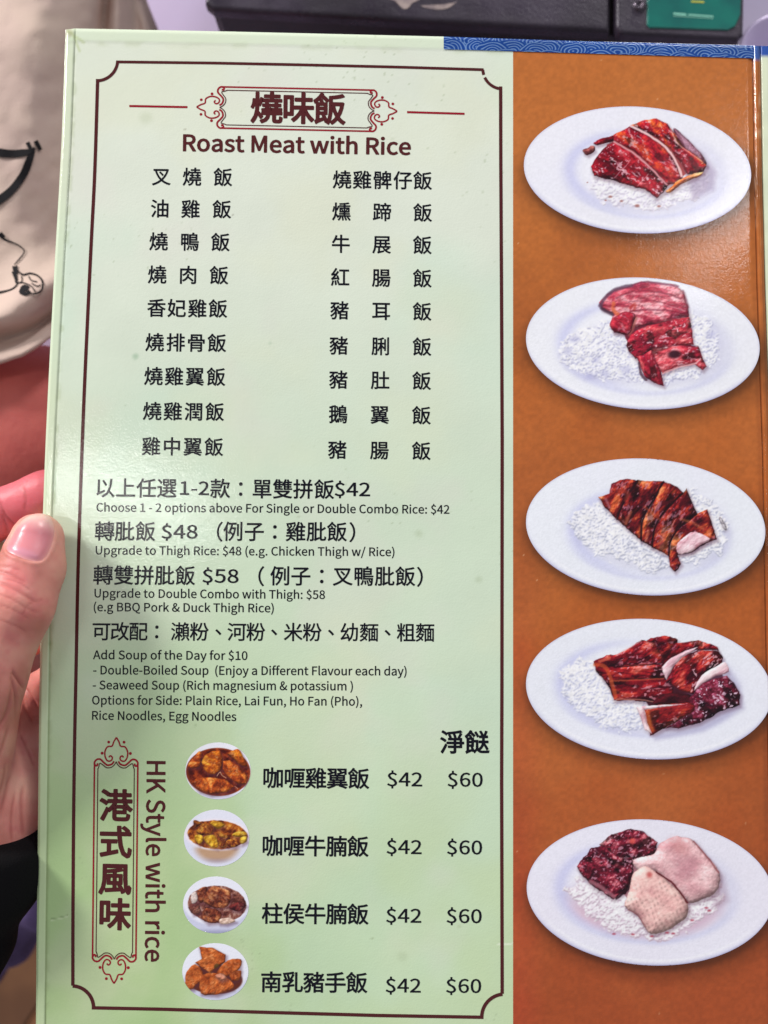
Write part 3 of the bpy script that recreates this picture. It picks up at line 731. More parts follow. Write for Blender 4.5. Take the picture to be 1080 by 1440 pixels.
C, m = piece(C, X, Y, c([(368, 168), (400, 132), (440, 108), (500, 95), (545, 76), (640, 84), (685, 90), (722, 118), (742, 185), (748, 230), (650, 250), (520, 270), (480, 300), (430, 292), (414, 255), (430, 215), (380, 196)]), PINK, 0.1, 15, 2, 31, 0.35, edge=0.5); mm.append(m)
for pts_, w_, col_, a_ in (([(372, 180), (400, 138), (445, 110), (505, 95)], 5, (92, 62, 86), 0.8), ([(378, 190), (405, 208), (425, 215)], 5, (70, 40, 60), 0.8), ([(505, 95), (560, 80), (640, 88), (700, 98)], 3, (110, 50, 80), 0.7), ([(722, 120), (742, 185)], 3.5, (120, 40, 60), 0.6),
                          ([(430, 170), (428, 195), (445, 215)], 5, (226, 110, 70), 0.8), ([(500, 190), (520, 170), (515, 200)], 3, (190, 60, 50), 0.7), ([(620, 120), (660, 150), (700, 200)], 7, (190, 50, 75), 0.45), ([(520, 230), (510, 270), (495, 300)], 5, (222, 120, 90), 0.6), ([(540, 125), (600, 110), (650, 120)], 6, (200, 45, 75), 0.6)):
    C = stroke(C, X, Y, c(pts_), w_, col_, a_, 1.5)
for pts_, w_, col_, a_ in (([(440, 150), (520, 118), (620, 122), (715, 150)], 2.2, (110, 20, 44), 0.6), ([(430, 185), (520, 160), (640, 165), (738, 190)], 1.8, (120, 26, 50), 0.5), ([(500, 205), (600, 195), (742, 215)], 2.4, (120, 16, 44), 0.6), ([(450, 142), (530, 128), (610, 132)], 1.6, (246, 190, 196), 0.5), ([(520, 172), (640, 176), (730, 200)], 1.6, (246, 196, 200), 0.5)):
    C = stroke(C, X, Y, c(pts_), w_, col_, a_, 1.2, 2.0, 9)
C, m = piece(C, X, Y, c([(430, 290), (415, 256), (440, 225), (480, 205), (520, 215), (510, 265), (490, 300)]), RED, 0.7, 12, 2, 37, 0.4); mm.append(m)
C, m = piece(C, X, Y, c([(482, 345), (500, 300), (560, 270), (650, 245), (748, 226), (762, 300), (764, 345), (700, 350), (600, 360), (560, 385), (520, 402), (492, 372)]), RED, -0.2, 14, 1.6, 41, 0.8); mm.append(m)
C, m = piece(C, X, Y, c([(524, 395), (590, 368), (615, 430), (632, 470), (640, 518), (600, 505), (566, 488), (542, 440)]), RED, 1.2, 12, 2, 43, 0.5); mm.append(m)
C, m = piece(C, X, Y, c([(590, 362), (650, 346), (788, 352), (800, 392), (820, 436), (805, 452), (770, 428), (700, 440), (636, 466), (608, 420)]), [(0, rgb(120, 15, 40)), (0.4, rgb(180, 40, 60)), (0.8, rgb(220, 90, 100)), (1, rgb(240, 160, 165))], -0.15, 14, 2, 47, 0.6); mm.append(m)
C = stroke(C, X, Y, c([(636, 466), (700, 440), (770, 424), (795, 405)]), 2.2, (240, 180, 185), 0.8); xx, yy = c([(686, 385)])[0]; C = blob(C, X, Y, xx, yy, 5.5, (45, 10, 25), 0.9, 0.4, 0.6, 1.5)
C = stroke(C, X, Y, c([(600, 358), (700, 346), (785, 350)]), 1.4, (80, 10, 30), 0.7)
C = stroke(C, X, Y, c([(535, 420), (545, 470), (565, 492)]), 3.5, (60, 30, 45), 0.7)
emit_picture('plate_picture', 'second plate picture from the top, pink sliced pork on rice', X, Y, C, lambda a, b: ell(a, b, *PL[1]), [('printed_rice', None, mr)]+[('printed_meat', None, m) for m in mm])

# --- plate 3: crisp roast pork
e = PL[2]; X, Y = frame_of(e); c = cc(720, 630); C = plate_base(X, Y, e, (911, 748, 114, 64), (226, 232, 247))
C, mr = rice(C, X, Y, c([(240, 330), (275, 265), (350, 225), (420, 260), (600, 240), (760, 175), (830, 215), (890, 280), (918, 350), (890, 430), (800, 475), (700, 500), (600, 522), (500, 495), (380, 455), (280, 395)]), 1900, 51, (240, 240, 250), (202, 205, 226))
mm = []
CR = [(0, rgb(38, 4, 16)), (0.35, rgb(92, 14, 26)), (0.62, rgb(150, 40, 34)), (0.84, rgb(206, 92, 52)), (1, rgb(232, 140, 90))]
body = [(365, 208), (410, 192), (418, 152), (480, 128), (560, 140), (640, 140), (700, 165), (732, 205), (736, 170), (768, 245), (782, 278), (826, 258), (842, 318), (866, 386), (820, 402), (760, 440), (700, 450), (714, 490), (688, 522), (668, 500), (660, 455), (590, 420), (540, 390), (490, 345), (440, 300), (392, 250)]
sl = [[(365, 208), (410, 192), (418, 152), (480, 128), (530, 136), (470, 230), (440, 300), (392, 250)],
      [(530, 136), (560, 140), (640, 140), (600, 215), (550, 300), (545, 392), (490, 345), (442, 300), (472, 230)],
      [(640, 140), (700, 165), (722, 190), (640, 270), (600, 340), (592, 420), (545, 392), (552, 300), (602, 215)],
      [(722, 190), (736, 170), (768, 245), (782, 278), (700, 340), (668, 400), (662, 456), (592, 420), (602, 340), (642, 270)],
      [(782, 278), (826, 258), (842, 318), (866, 386), (820, 402), (760, 440), (700, 450), (714, 490), (688, 522), (668, 500), (662, 456), (670, 400), (700, 340)]]
for k, s_ in enumerate(sl):
    C, m = piece(C, X, Y, c(s_), CR, -1.0 if k < 4 else -0.6, 12, 2, 60+5*k, 0.55, (235, 175, 200), edge=0.5, wob=1.6); mm.append(m)
for pts_ in ([(530, 140), (470, 232), (442, 300)], [(640, 142), (600, 215), (552, 300), (545, 390)], [(720, 190), (640, 272), (602, 340), (592, 418)], [(778, 280), (700, 345), (668, 400), (662, 455)]):
    C = stroke(C, X, Y, c(pts_), 2.4, (30, 4, 14), 0.9)
for pts_, w_, col_, a_ in (([(715, 300), (760, 315), (805, 340)], 4, (228, 128, 76), 0.45), ([(500, 270), (480, 320)], 4, (206, 110, 80), 0.6), ([(575, 350), (565, 390)], 4, (210, 120, 90), 0.6), ([(640, 350), (630, 420)], 7, (214, 140, 124), 0.3), ([(395, 215), (410, 250)], 3, (190, 120, 130), 0.7), ([(560, 250), (620, 300)], 3, (210, 90, 50), 0.5), ([(450, 180), (490, 190), (480, 220)], 5, (190, 70, 50), 0.5)):
    C = stroke(C, X, Y, c(pts_), w_, col_, a_, 2)
C, m = piece(C, X, Y, c([(694, 412), (720, 380), (770, 352), (835, 385), (800, 405), (760, 434), (702, 448)]), [(0, rgb(200, 130, 145)), (0.5, rgb(232, 190, 200)), (1, rgb(250, 228, 232))], -0.5, 9, 2, 90, 0, edge=0.15, wob=1.5, lumpy=0.6, rnd=5, shade=0.35); mm.append(m)
C, m = piece(C, X, Y, c([(875, 290), (890, 300), (905, 340), (895, 345), (880, 318)]), [(0, rgb(160, 150, 160)), (1, rgb(225, 220, 225))], 0, 7, 1, 93, sh=0.2); mm.append(m)
emit_picture('plate_picture', 'middle plate picture, dark crackling roast pork cut in slices', X, Y, C, lambda a, b: ell(a, b, *PL[2]), [('printed_rice', None, mr)]+[('printed_meat', None, m) for m in mm])

# --- plate 4: roast duck and chicken
e = PL[3]; X, Y = frame_of(e); c = cc(720, 850); C = plate_base(X, Y, e, (909, 966, 129, 68), (224, 229, 246))
C, mr = rice(C, X, Y, c([(200, 290), (260, 240), (350, 225), (420, 300), (560, 400), (570, 500), (545, 530), (480, 535), (400, 520), (290, 450), (215, 370)]), 1300, 71, (228, 230, 247), (208, 210, 235))
C = mix(C, rgb(60, 10, 22), sstep(1, -1, sd_poly(X, Y, c([(420, 230), (600, 180), (860, 220), (900, 330), (780, 470), (600, 470), (560, 400), (440, 380)]))))
mm = []; GL = [(0, rgb(38, 2, 16)), (0.35, rgb(98, 6, 24)), (0.62, rgb(150, 24, 34)), (0.86, rgb(196, 66, 52)), (1, rgb(222, 130, 124))]
C = shadow(C, X, Y, c([(860, 200), (950, 330), (970, 430), (800, 520), (600, 560)]), 2, 3, 7, 0.35, (140, 130, 170))
C, m = piece(C, X, Y, c([(570, 152), (640, 132), (700, 150), (680, 185), (630, 215), (590, 190)]), GL, -0.3, 10, 2, 101, 0.6, (235, 180, 195)); mm.append(m)
C, m = piece(C, X, Y, c([(345, 240), (400, 214), (440, 214), (490, 185), (548, 150), (605, 165), (632, 215), (640, 262), (430, 268), (356, 275)]), GL, -0.4, 11, 2, 105, 0.7, (235, 170, 185)); mm.append(m)
C, m = piece(C, X, Y, c([(352, 270), (430, 262), (620, 250), (640, 312), (420, 325), (382, 312)]), GL, 0, 10, 3, 109, 0.8, (235, 180, 200)); mm.append(m)
C, m = piece(C, X, Y, c([(384, 312), (420, 322), (640, 312), (682, 345), (682, 400), (620, 420), (500, 405), (432, 406), (412, 355)]), GL, 0, 11, 3, 113, 0.8, (235, 170, 180)); mm.append(m)
for pts_, w_, col_, a_ in (([(350, 252), (392, 264), (418, 320), (436, 388)], 5.5, (214, 96, 48), 0.6), ([(370, 240), (410, 225)], 4, (215, 110, 80), 0.7), ([(440, 400), (540, 402), (620, 416)], 1.6, (235, 160, 140), 0.7), ([(430, 266), (620, 250)], 1.6, (30, 2, 12), 0.9), ([(415, 323), (640, 313)], 1.8, (225, 110, 70), 0.6), ([(440, 214), (490, 186), (545, 152)], 1.6, (235, 190, 195), 0.7)):
    C = stroke(C, X, Y, c(pts_), w_, col_, a_, 1.2)
C, m = piece(C, X, Y, c([(632, 215), (690, 165), (780, 152), (862, 176), (872, 195), (780, 190), (700, 220), (650, 300), (640, 262)]), GL, -0.6, 12, 2, 117, 0.5, (230, 170, 190)); mm.append(m)
C, m = piece(C, X, Y, c([(650, 322), (700, 230), (790, 190), (870, 198), (890, 225), (885, 255), (830, 280), (790, 330), (765, 378), (700, 360)]), GL, -0.7, 12, 2, 121, 0.9, (245, 200, 210)); mm.append(m)
WH = [(0, rgb(205, 150, 165)), (0.4, rgb(238, 205, 212)), (1, rgb(252, 238, 240))]
C, m = piece(C, X, Y, c([(632, 262), (670, 225), (730, 195), (785, 180), (770, 195), (715, 225), (680, 265), (652, 318), (638, 290)]), WH, -0.7, 9, 3, 125, 0, edge=0.1, wob=1, sh=0.2, lumpy=0.4, rnd=5, shade=0.3); mm.append(m)
C, m = piece(C, X, Y, c([(768, 362), (800, 300), (860, 262), (900, 245), (914, 285), (860, 302), (810, 330)]), WH, -0.6, 9, 3, 127, 0, edge=0.1, wob=1, sh=0.2, lumpy=0.4, rnd=5, shade=0.3); mm.append(m)
C, m = piece(C, X, Y, c([(640, 380), (740, 380), (770, 400), (760, 430), (600, 425)]), [(0, rgb(28, 4, 14)), (1, rgb(90, 16, 28))], 0, 9, 2, 129); mm.append(m)
C, m = piece(C, X, Y, c([(752, 395), (800, 335), (905, 300), (940, 340), (965, 380), (960, 425), (880, 452), (790, 500), (700, 522), (650, 520), (755, 445)]), [(0, rgb(42, 6, 24)), (0.45, rgb(88, 16, 38)), (0.8, rgb(128, 36, 58)), (1, rgb(190, 110, 140))], 0.5, 9, 1.2, 131, 1.0, (245, 215, 235), specsc=2.6); mm.append(m)
C, m = piece(C, X, Y, c([(560, 440), (740, 416), (770, 440), (740, 468), (600, 546), (580, 545)]), [(0, rgb(85, 8, 22)), (0.5, rgb(150, 30, 34)), (0.85, rgb(205, 90, 50)), (1, rgb(240, 150, 90))], -0.3, 11, 2, 135, 0.5); mm.append(m)
C, m = piece(C, X, Y, c([(524, 432), (560, 428), (740, 418), (560, 444), (572, 500), (590, 545), (560, 530), (545, 480)]), WH, 1.2, 8, 2, 137, 0, edge=0.1, wob=0.8, sh=0.2, lumpy=0.4, rnd=5, shade=0.3); mm.append(m)
C = stroke(C, X, Y, c([(572, 455), (580, 500), (594, 530)]), 5, (222, 110, 50), 0.6, 2)
emit_picture('plate_picture', 'fourth plate picture, glossy dark red duck and chicken beside rice', X, Y, C, lambda a, b: ell(a, b, *PL[3]), [('printed_rice', None, mr)]+[('printed_meat', None, m) for m in mm])

# --- plate 5: dark pork and pale chicken
e = PL[4]; X, Y = frame_of(e); c = cc(720, 1130); C = plate_base(X, Y, e, (907, 1252, 128, 72), (224, 218, 243))
C = mix(C, rgb(224, 172, 186), sstep(6, -12, ell(X, Y, 907, 1262, 112, 58))*sstep(1230, 1290, Y)*0.8)
C, mr = rice(C, X, Y, c([(205, 370), (290, 310), (420, 380), (500, 400), (740, 400), (830, 320), (885, 310), (893, 390), (870, 445), (800, 495), (730, 550), (620, 578), (500, 560), (400, 542), (340, 480), (260, 415)]), 1700, 95, (243, 232, 243), (218, 196, 212))
C = mix(C, rgb(196, 138, 146), sstep(1, -1, sd_poly(X, Y, c([(440, 240), (640, 180), (820, 260), (820, 380), (640, 480), (520, 440), (470, 380)]))))
mm = []; DK = [(0, rgb(38, 6, 20)), (0.4, rgb(84, 12, 32)), (0.65, rgb(130, 28, 50)), (0.88, rgb(180, 80, 95)), (1, rgb(225, 160, 165))]
C, m = piece(C, X, Y, c([(370, 175), (420, 130), (500, 106), (548, 114), (612, 165), (604, 214), (520, 230), (440, 225)]), DK, -0.3, 9, 1.3, 141, 0.8, (235, 180, 200), wob=3); mm.append(m)
C, m = piece(C, X, Y, c([(275, 270), (330, 190), (380, 178), (450, 225), (515, 232), (510, 290), (495, 350), (480, 375), (430, 404), (360, 362), (300, 312)]), DK, 0.4, 9, 1.3, 145, 0.8, (235, 180, 200), wob=3); mm.append(m)
C = stroke(C, X, Y, c([(330, 330), (370, 350), (430, 392)]), 6, (205, 140, 150), 0.6, 2); xx, yy = c([(508, 158)])[0]; C = blob(C, X, Y, xx, yy, 4, (225, 90, 80), 0.8)
C = stroke(C, X, Y, c([(500, 320), (492, 360), (440, 400)]), 3, (30, 6, 16), 0.8, 1)
CH = [(0, rgb(204, 146, 154)), (0.4, rgb(226, 176, 180)), (0.75, rgb(240, 198, 200)), (1, rgb(250, 224, 224))]
C = shadow(C, X, Y, c([(760, 160), (880, 300), (900, 400), (850, 430)]), 4, 3, 8, 0.35, (160, 130, 150))
C, m = piece(C, X, Y, smooth_pts(c([(512, 236), (600, 214), (622, 168), (700, 138), (765, 156), (815, 212), (878, 295), (858, 375), (800, 405), (745, 418), (690, 370), (610, 292), (540, 290)]), 3, True), CH, 0.5, 20, 1.6, 151, 0.3, (252, 228, 228), edge=0.2, lumpy=0.45, rnd=16, contrast=0.8); mm.append(m)
C = stroke(C, X, Y, c([(765, 158), (812, 212), (872, 290)]), 2.4, (140, 70, 75), 0.7, 1); C = blob(C, X, Y, 965, 1218, 16, (176, 112, 128), 0.35, 0.8, 1.2); C = blob(C, X, Y, 955, 1190, 14, (196, 120, 122), 0.5, 0.8, 1.6, 0.6)
C, m = piece(C, X, Y, smooth_pts(c([(510, 300), (535, 275), (565, 264), (612, 290), (690, 358), (744, 425), (735, 480), (695, 512), (645, 540), (590, 552), (555, 515), (530, 475), (476, 432), (495, 370)]), 3, True), [(0, rgb(208, 148, 150)), (0.4, rgb(230, 178, 174)), (1, rgb(250, 214, 204))], 0.5, 18, 1.4, 155, 0.15, (252, 228, 228), edge=0.15, wob=1.2, lumpy=0.35, rnd=20, contrast=0.7); mm.append(m)
u_, v_ = rotc(X+3*fbm(X, Y, 15, 41), Y+4*fbm(X, Y, 15, 44), 0.25); dm = (np.sin(u_*0.75)*np.sin(v_*0.6+np.sin(u_*0.2)))
C = C*(1-0.14*(sstep(0.1, 0.8, dm)*m*sstep(1225, 1245, Y)*sstep(0.3, 0.6, fbm(X, Y, 12, 33)))[..., None])+0.03*(sstep(-0.1, -0.8, dm)*m*sstep(1225, 1245, Y))[..., None]
C = stroke(C, X, Y, c([(610, 290), (650, 315), (695, 355), (738, 418)]), 2.6, (90, 20, 26), 0.9, 0.8); C = stroke(C, X, Y, c([(490, 450), (530, 470), (565, 520)]), 1.6, (150, 90, 100), 0.7)
xx, yy = c([(580, 300)])[0]; C = blob(C, X, Y, xx, yy, 4, (190, 60, 60), 0.7, 0.8)
for x, y in ((430, 550), (510, 552), (655, 545), (680, 548), (820, 440), (760, 492), (832, 452), (590, 560)):
    xx, yy = c([(x, y)])[0]; C = blob(C, X, Y, xx, yy, 2.6, (170, 50, 70), 0.7, 0.7, 1.8)
emit_picture('plate_picture', 'bottom plate picture, dark pork chunks and pale poached chicken', X, Y, C, lambda a, b: ell(a, b, *PL[4]), [('printed_rice', None, mr)]+[('printed_meat', None, m) for m in mm])

# --- four small bowl pictures
def bowl(cx, cy, a, b): return raster(cx-a-3, cy-b-3, cx+a+3, cy+b+3, 0.7)
# bowl 1
E1 = (306.7, 1084, 46, 40); X, Y = bowl(*E1); c = cc(240, 1030, 7.2); C = np.zeros(X.shape+(3,)); C[:] = rgb(240, 240, 250)
C = mix(C, rgb(205, 205, 228), sstep(1108, 1122, Y)*0.8)
ds = ell(X, Y, 306.9, 1085.5, 45.2, 33.8, 0.03); ms = sstep(0.6, -0.6, ds); C = C*(1-ms[..., None])+ramp(np.clip(0.5+2.4*(fbm(X, Y, 6, 178, 4, .65)-0.5), 0, 1), [(0, rgb(66, 10, 8)), (0.6, rgb(112, 30, 12)), (1, rgb(168, 66, 24))])*ms[..., None]
C = mix(C, rgb(60, 10, 12), ms*sstep(275, 262, X)*0.7); C = mix(C, rgb(190, 96, 40), ms*sstep(-4, 0, ds)*0.5)
OR = [(0, rgb(130, 50, 10)), (0.35, rgb(184, 84, 20)), (0.7, rgb(222, 132, 36)), (1, rgb(246, 180, 70))]; mm = []
OR2 = [(0, rgb(110, 34, 12)), (0.4, rgb(170, 70, 24)), (0.75, rgb(208, 106, 36)), (1, rgb(240, 160, 80))]
for k, (pp, st) in enumerate([([(172, 350), (230, 255), (292, 188), (312, 235), (285, 350)], OR2), ([(310, 300), (350, 230), (420, 190), (500, 180), (526, 260), (512, 370), (450, 425), (390, 420), (340, 380)], OR), ([(575, 212), (640, 180), (690, 170), (740, 255), (775, 345), (700, 322), (620, 255)], OR),
                  ([(530, 290), (600, 280), (700, 345), (782, 450), (765, 525), (690, 525), (570, 445), (525, 370)], OR2), ([(212, 505), (262, 460), (420, 455), (560, 478), (645, 548), (570, 602), (410, 622), (290, 585)], OR2)]):
    C, m = piece(C, X, Y, c(pp), st, 0.3*k, 7, 1.4, 200+7*k, 0.35, (250, 220, 180), wob=0.9, edge=0.5, shade=0.4, specsc=1.8, sh=0.7, rnd=5); mm.append(m)
C = stroke(C, X, Y, c([(470, 440), (500, 400), (515, 430), (560, 460)]), 0.8, (250, 200, 160), 0.8, 0.4); C = stroke(C, X, Y, c([(650, 545), (680, 570)]), 0.8, (240, 200, 180), 0.7, 0.4)
emit_picture('bowl_picture', 'topmost bowl picture, orange curry chicken wings', X, Y, C, lambda a, b: ell(a, b, *E1, 0.0), [('printed_sauce', None, ms)]+[('printed_meat', None, m) for m in mm])
# bowl 2
E2 = (304.5, 1178.5, 46, 40); X, Y = bowl(*E2); C = np.zeros(X.shape+(3,)); C[:] = rgb(222, 224, 242)
C = mix(C, rgb(240, 240, 250), sstep(1190, 1150, Y)*0.5)
ml = ell(X, Y, 305, 1190, 34, 24, 0.0); C = mix(C, rgb(186, 142, 104), sstep(3, -8, ml)*sstep(1186, 1196, Y)*0.85); C = mix(C, rgb(130, 120, 160), sstep(2, -5, ml)*sstep(1204, 1214, Y)*0.5)
ds = ell(X, Y, 305.3, 1173.8, 42.3, 20.3, 0.05); C = mix(C, rgb(245, 235, 245), sstep(4, 0.5, ds)*0.8); ms = sstep(0.6, -0.6, ds+2*(fbm(X, Y, 6, 3)-0.5)); C = C*(1-ms[..., None])+ramp(np.clip(0.5+2.6*(fbm(X, Y, 7, 171, 4, .65)-0.5), 0, 1), [(0, rgb(92, 34, 14)), (0.45, rgb(164, 80, 26)), (0.8, rgb(200, 118, 38)), (1, rgb(226, 160, 70))])*ms[..., None]
mm = []
YL = [(0, rgb(170, 110, 20)), (0.5, rgb(212, 160, 40)), (1, rgb(240, 205, 80))]; BR = [(0, rgb(70, 24, 14)), (0.4, rgb(130, 60, 26)), (0.75, rgb(180, 110, 36)), (1, rgb(214, 160, 70))]
for k, (pp, st) in enumerate([([(400, 920), (440, 900), (520, 910), (545, 940), (480, 975), (430, 950)], YL), ([(228, 900), (260, 890), (310, 915), (280, 945), (240, 960)], BR), ([(270, 960), (330, 925), (430, 960), (420, 1020), (330, 1040), (260, 1010)], BR), ([(250, 1040), (310, 1040), (330, 1090), (290, 1130), (245, 1090)], YL),
                              ([(340, 1060), (430, 1035), (480, 1100), (470, 1170), (400, 1150), (350, 1110)], YL), ([(470, 1060), (540, 1040), (600, 1070), (570, 1150), (500, 1160)], BR), ([(620, 1040), (680, 1000), (760, 1010), (765, 1040), (690, 1060)], YL), ([(700, 1070), (765, 1050), (770, 1100), (720, 1130)], YL), ([(570, 1090), (640, 1090), (690, 1130), (650, 1160), (580, 1150)], BR), ([(460, 1010), (520, 1020), (560, 1060), (500, 1060)], BR)]):
    C, m = piece(C, X, Y, cc(240, 1030, 7.2)(pp), st, 0.5*k, 5, 1.4, 260+5*k, 0.3, (250, 220, 160), wob=0.9, edge=0.5, shade=0.35, specsc=1.6, sh=0.6, rnd=4); mm.append(m)
emit_picture('bowl_picture', 'second bowl picture from the top, yellow curry beef brisket', X, Y, C, lambda a, b: ell(a, b, *E2, 0.0), [('printed_sauce', None, ms)]+[('printed_meat', None, m) for m in mm])
# bowl 3
E3 = (303.6, 1272.5, 46.3, 40); X, Y = bowl(*E3); c = cc(230, 1220, 3.6); C = np.zeros(X.shape+(3,)); C[:] = rgb(236, 237, 249)
low = sstep(0, 5, ell(X, Y, 304, 1266, 45, 33, 0.04)); C = mix(C, rgb(196, 198, 226), low*0.75); C = mix(C, rgb(120, 120, 160), sstep(1304, 1312, Y)*0.5)
ds = ell(X, Y, 305, 1271.5, 41.5, 26, 0.05); ms = sstep(0.6, -0.6, ds+2*(fbm(X, Y, 6, 8)-0.5)); C = C*(1-ms[..., None])+ramp(np.clip(0.5+2.6*(fbm(X, Y, 6, 175, 4, .65)-0.5), 0, 1), [(0, rgb(78, 34, 30)), (0.45, rgb(132, 74, 62)), (0.8, rgb(160, 112, 98)), (1, rgb(196, 156, 140))])*ms[..., None]; mm = []
BB = [(0, rgb(66, 22, 18)), (0.4, rgb(124, 56, 36)), (0.75, rgb(176, 104, 62)), (1, rgb(220, 160, 110))]
for k, (pp, st) in enumerate([([(170, 140), (185, 105), (220, 98), (215, 150), (185, 180)], BB), ([(210, 135), (250, 95), (300, 105), (340, 130), (325, 195), (260, 205), (205, 175)], BB), ([(190, 250), (215, 205), (290, 225), (280, 275), (225, 280)], BB), ([(330, 195), (380, 175), (418, 190), (385, 222), (345, 215)], [(0, rgb(50, 10, 20)), (1, rgb(130, 50, 46))]),
                              ([(130, 190), (170, 180), (190, 225), (150, 235)], [(0, rgb(90, 40, 36)), (1, rgb(160, 100, 84))]), ([(285, 262), (330, 255), (365, 270), (320, 285), (285, 282)], [(0, rgb(190, 150, 130)), (1, rgb(230, 205, 190))]), ([(140, 135), (165, 125), (170, 170), (145, 180)], [(0, rgb(190, 170, 165)), (1, rgb(225, 210, 205))])]):
    C, m = piece(C, X, Y, c(pp), st, 0.6*k, 6, 1.5, 320+5*k, 0.3, (240, 200, 170), wob=1.2, edge=0.5, shade=0.35, specsc=1.8, sh=0.6, rnd=4); mm.append(m)
emit_picture('bowl_picture', 'third bowl picture from the top, brown stewed beef brisket', X, Y, C, lambda a, b: ell(a, b, *E3, 0.0), [('printed_sauce', None, ms)]+[('printed_meat', None, m) for m in mm])
# bowl 4
E4 = (302.8, 1366.3, 46.5, 40); X, Y = bowl(*E4); C = np.zeros(X.shape+(3,)); C[:] = rgb(236, 238, 249)
low = sstep(0, 5, ell(X, Y, 303, 1361, 45, 34, 0.04)); C = mix(C, rgb(198, 200, 226), low*0.75)
ds = ell(X, Y, 301, 1377, 40, 21, 0.05); ms = sstep(1, -1, ds); C = mix(C, rgb(96, 40, 26), ms); mm = []
OB = [(0, rgb(120, 46, 16)), (0.4, rgb(170, 78, 30)), (0.75, rgb(196, 104, 48)), (1, rgb(226, 150, 96))]
for k, pp in enumerate([[(160, 480), (195, 462), (180, 400), (215, 405), (250, 405), (315, 440), (312, 478), (255, 515), (235, 535), (190, 505)], [(118, 525), (160, 488), (200, 530), (198, 570), (130, 605), (110, 572)], [(270, 530), (325, 470), (390, 465), (388, 508), (330, 548), (290, 550)], [(335, 540), (392, 520), (384, 565), (350, 575)],
                        [(195, 545), (280, 537), (345, 578), (352, 612), (270, 642), (190, 637)], [(110, 580), (160, 590), (150, 615), (125, 612)], [(262, 548), (290, 535), (320, 560), (290, 572)]]):
    C, m = piece(C, X, Y, c(pp), OB if k != 6 else [(0, rgb(200, 120, 90)), (1, rgb(235, 175, 150))], 0.5*k, 9, 1.3, 380+5*k, 0.25, (245, 190, 150), wob=1.0, edge=0.45, shade=0.35, contrast=0.8, specsc=1.8, sh=0.6, rnd=4); mm.append(m)
xx, yy = c([(268, 498)])[0]; C = blob(C, X, Y, xx, yy, 4.2, (80, 60, 24), 0.8, 0.4, 1.5, -0.6)
emit_picture('bowl_picture', 'bottom bowl picture, orange braised pork trotter', X, Y, C, lambda a, b: ell(a, b, *E4, 0.0), [('printed_sauce', None, ms)]+[('printed_meat', None, m) for m in mm])

# ------------------------------------------------------------------ bodies from smooth distance fields
def cap(Pn, a, b, ra, rb):
    ab = b-a; t = np.clip(((Pn-a)@ab)/(ab@ab), 0, 1); return np.linalg.norm(Pn-(a+t[..., None]*ab), axis=-1)-(ra+(rb-ra)*t)
def smin(a, b, k):
    h = np.clip(0.5+0.5*(b-a)/k, 0, 1); return b*(1-h)+a*h-k*h*(1-h)
def surface_nets(f, lo, hi, res):
    lo = np.array(lo, float); n = np.ceil((np.array(hi)-lo)/res).astype(int)+1
    ax = [lo[i]+res*np.arange(n[i]) for i in range(3)]
    G = np.stack(np.meshgrid(*ax, indexing='ij'), -1); D = f(G); del G
    s = D < 0; cnt = np.zeros(np.array(D.shape)-1); acc = np.zeros(cnt.shape+(3,))
    sh = [slice(0, -1), slice(1, None)]
    corner = lambda A, i, j, k: A[sh[i], sh[j], sh[k]]
    for (p, q) in [((i, j, k), (i+(d == 0), j+(d == 1), k+(d == 2))) for d in range(3) for i in (0, 1) for j in (0, 1) for k in (0, 1) if (i, j, k)[d] == 0]:
        a = corner(D, *p); b = corner(D, *q); x = (a < 0) != (b < 0)
        t = np.where(x, a/np.where(a == b, 1, a-b), 0)
        cnt += x
        for c_ in range(3): acc[..., c_] += np.where(x, p[c_]+t*(q[c_]-p[c_]), 0)
    act = cnt > 0; idx = -np.ones(act.shape, int); idx[act] = np.arange(act.sum())
    ijk = np.stack(np.nonzero(act), 1); V = lo+(ijk+acc[act]/cnt[act][:, None])*res
    F = []
    for d in range(3):
        a = s[:-1] if d == 0 else (s[:, :-1] if d == 1 else s[:, :, :-1]); b = s[1:] if d == 0 else (s[:, 1:] if d == 1 else s[:, :, 1:])
        x = a != b; e_ = np.stack(np.nonzero(x), 1); sg = a[x]
        u, v = [(1, 2), (2, 0), (0, 1)][d]
        ok = (e_[:, u] > 0) & (e_[:, v] > 0) & (e_[:, u] < D.shape[u]-1) & (e_[:, v] < D.shape[v]-1); e_ = e_[ok]; sg = sg[ok]
        def g(du, dv):
            q_ = e_.copy(); q_[:, u] -= du; q_[:, v] -= dv; return idx[q_[:, 0], q_[:, 1], q_[:, 2]]
        Q = np.stack([g(1, 1), g(0, 1), g(0, 0), g(1, 0)], 1); Q[~sg] = Q[~sg][:, ::-1]; F.append(Q)
    return V, np.concatenate(F)
def relax(me, n=2, f=0.5):
    bm = bmesh.new(); bm.from_mesh(me)
    for _ in range(n): bmesh.ops.smooth_vert(bm, verts=bm.verts, factor=f, use_axis_x=True, use_axis_y=True, use_axis_z=True)
    bm.to_mesh(me); bm.free()
def subdiv(o, lv=1):
    md = o.modifiers.new('s', 'SUBSURF'); md.levels = lv; md.render_levels = lv
    me = bpy.data.meshes.new_from_object(o.evaluated_get(bpy.context.evaluated_depsgraph_get())); o.modifiers.clear(); o.data = me
def verts(me):
    V = np.zeros(len(me.vertices)*3); me.vertices.foreach_get('co', V); return V.reshape(-1, 3)
def normals(me):
    V = np.zeros(len(me.vertices)*3); me.vertices.foreach_get('normal', V); return V.reshape(-1, 3)
def to_px(V):
    q = (V-CAM_C)@CAM_R; return 540+FPX*q[:, 0]/-q[:, 2], 720-FPX*q[:, 1]/-q[:, 2]

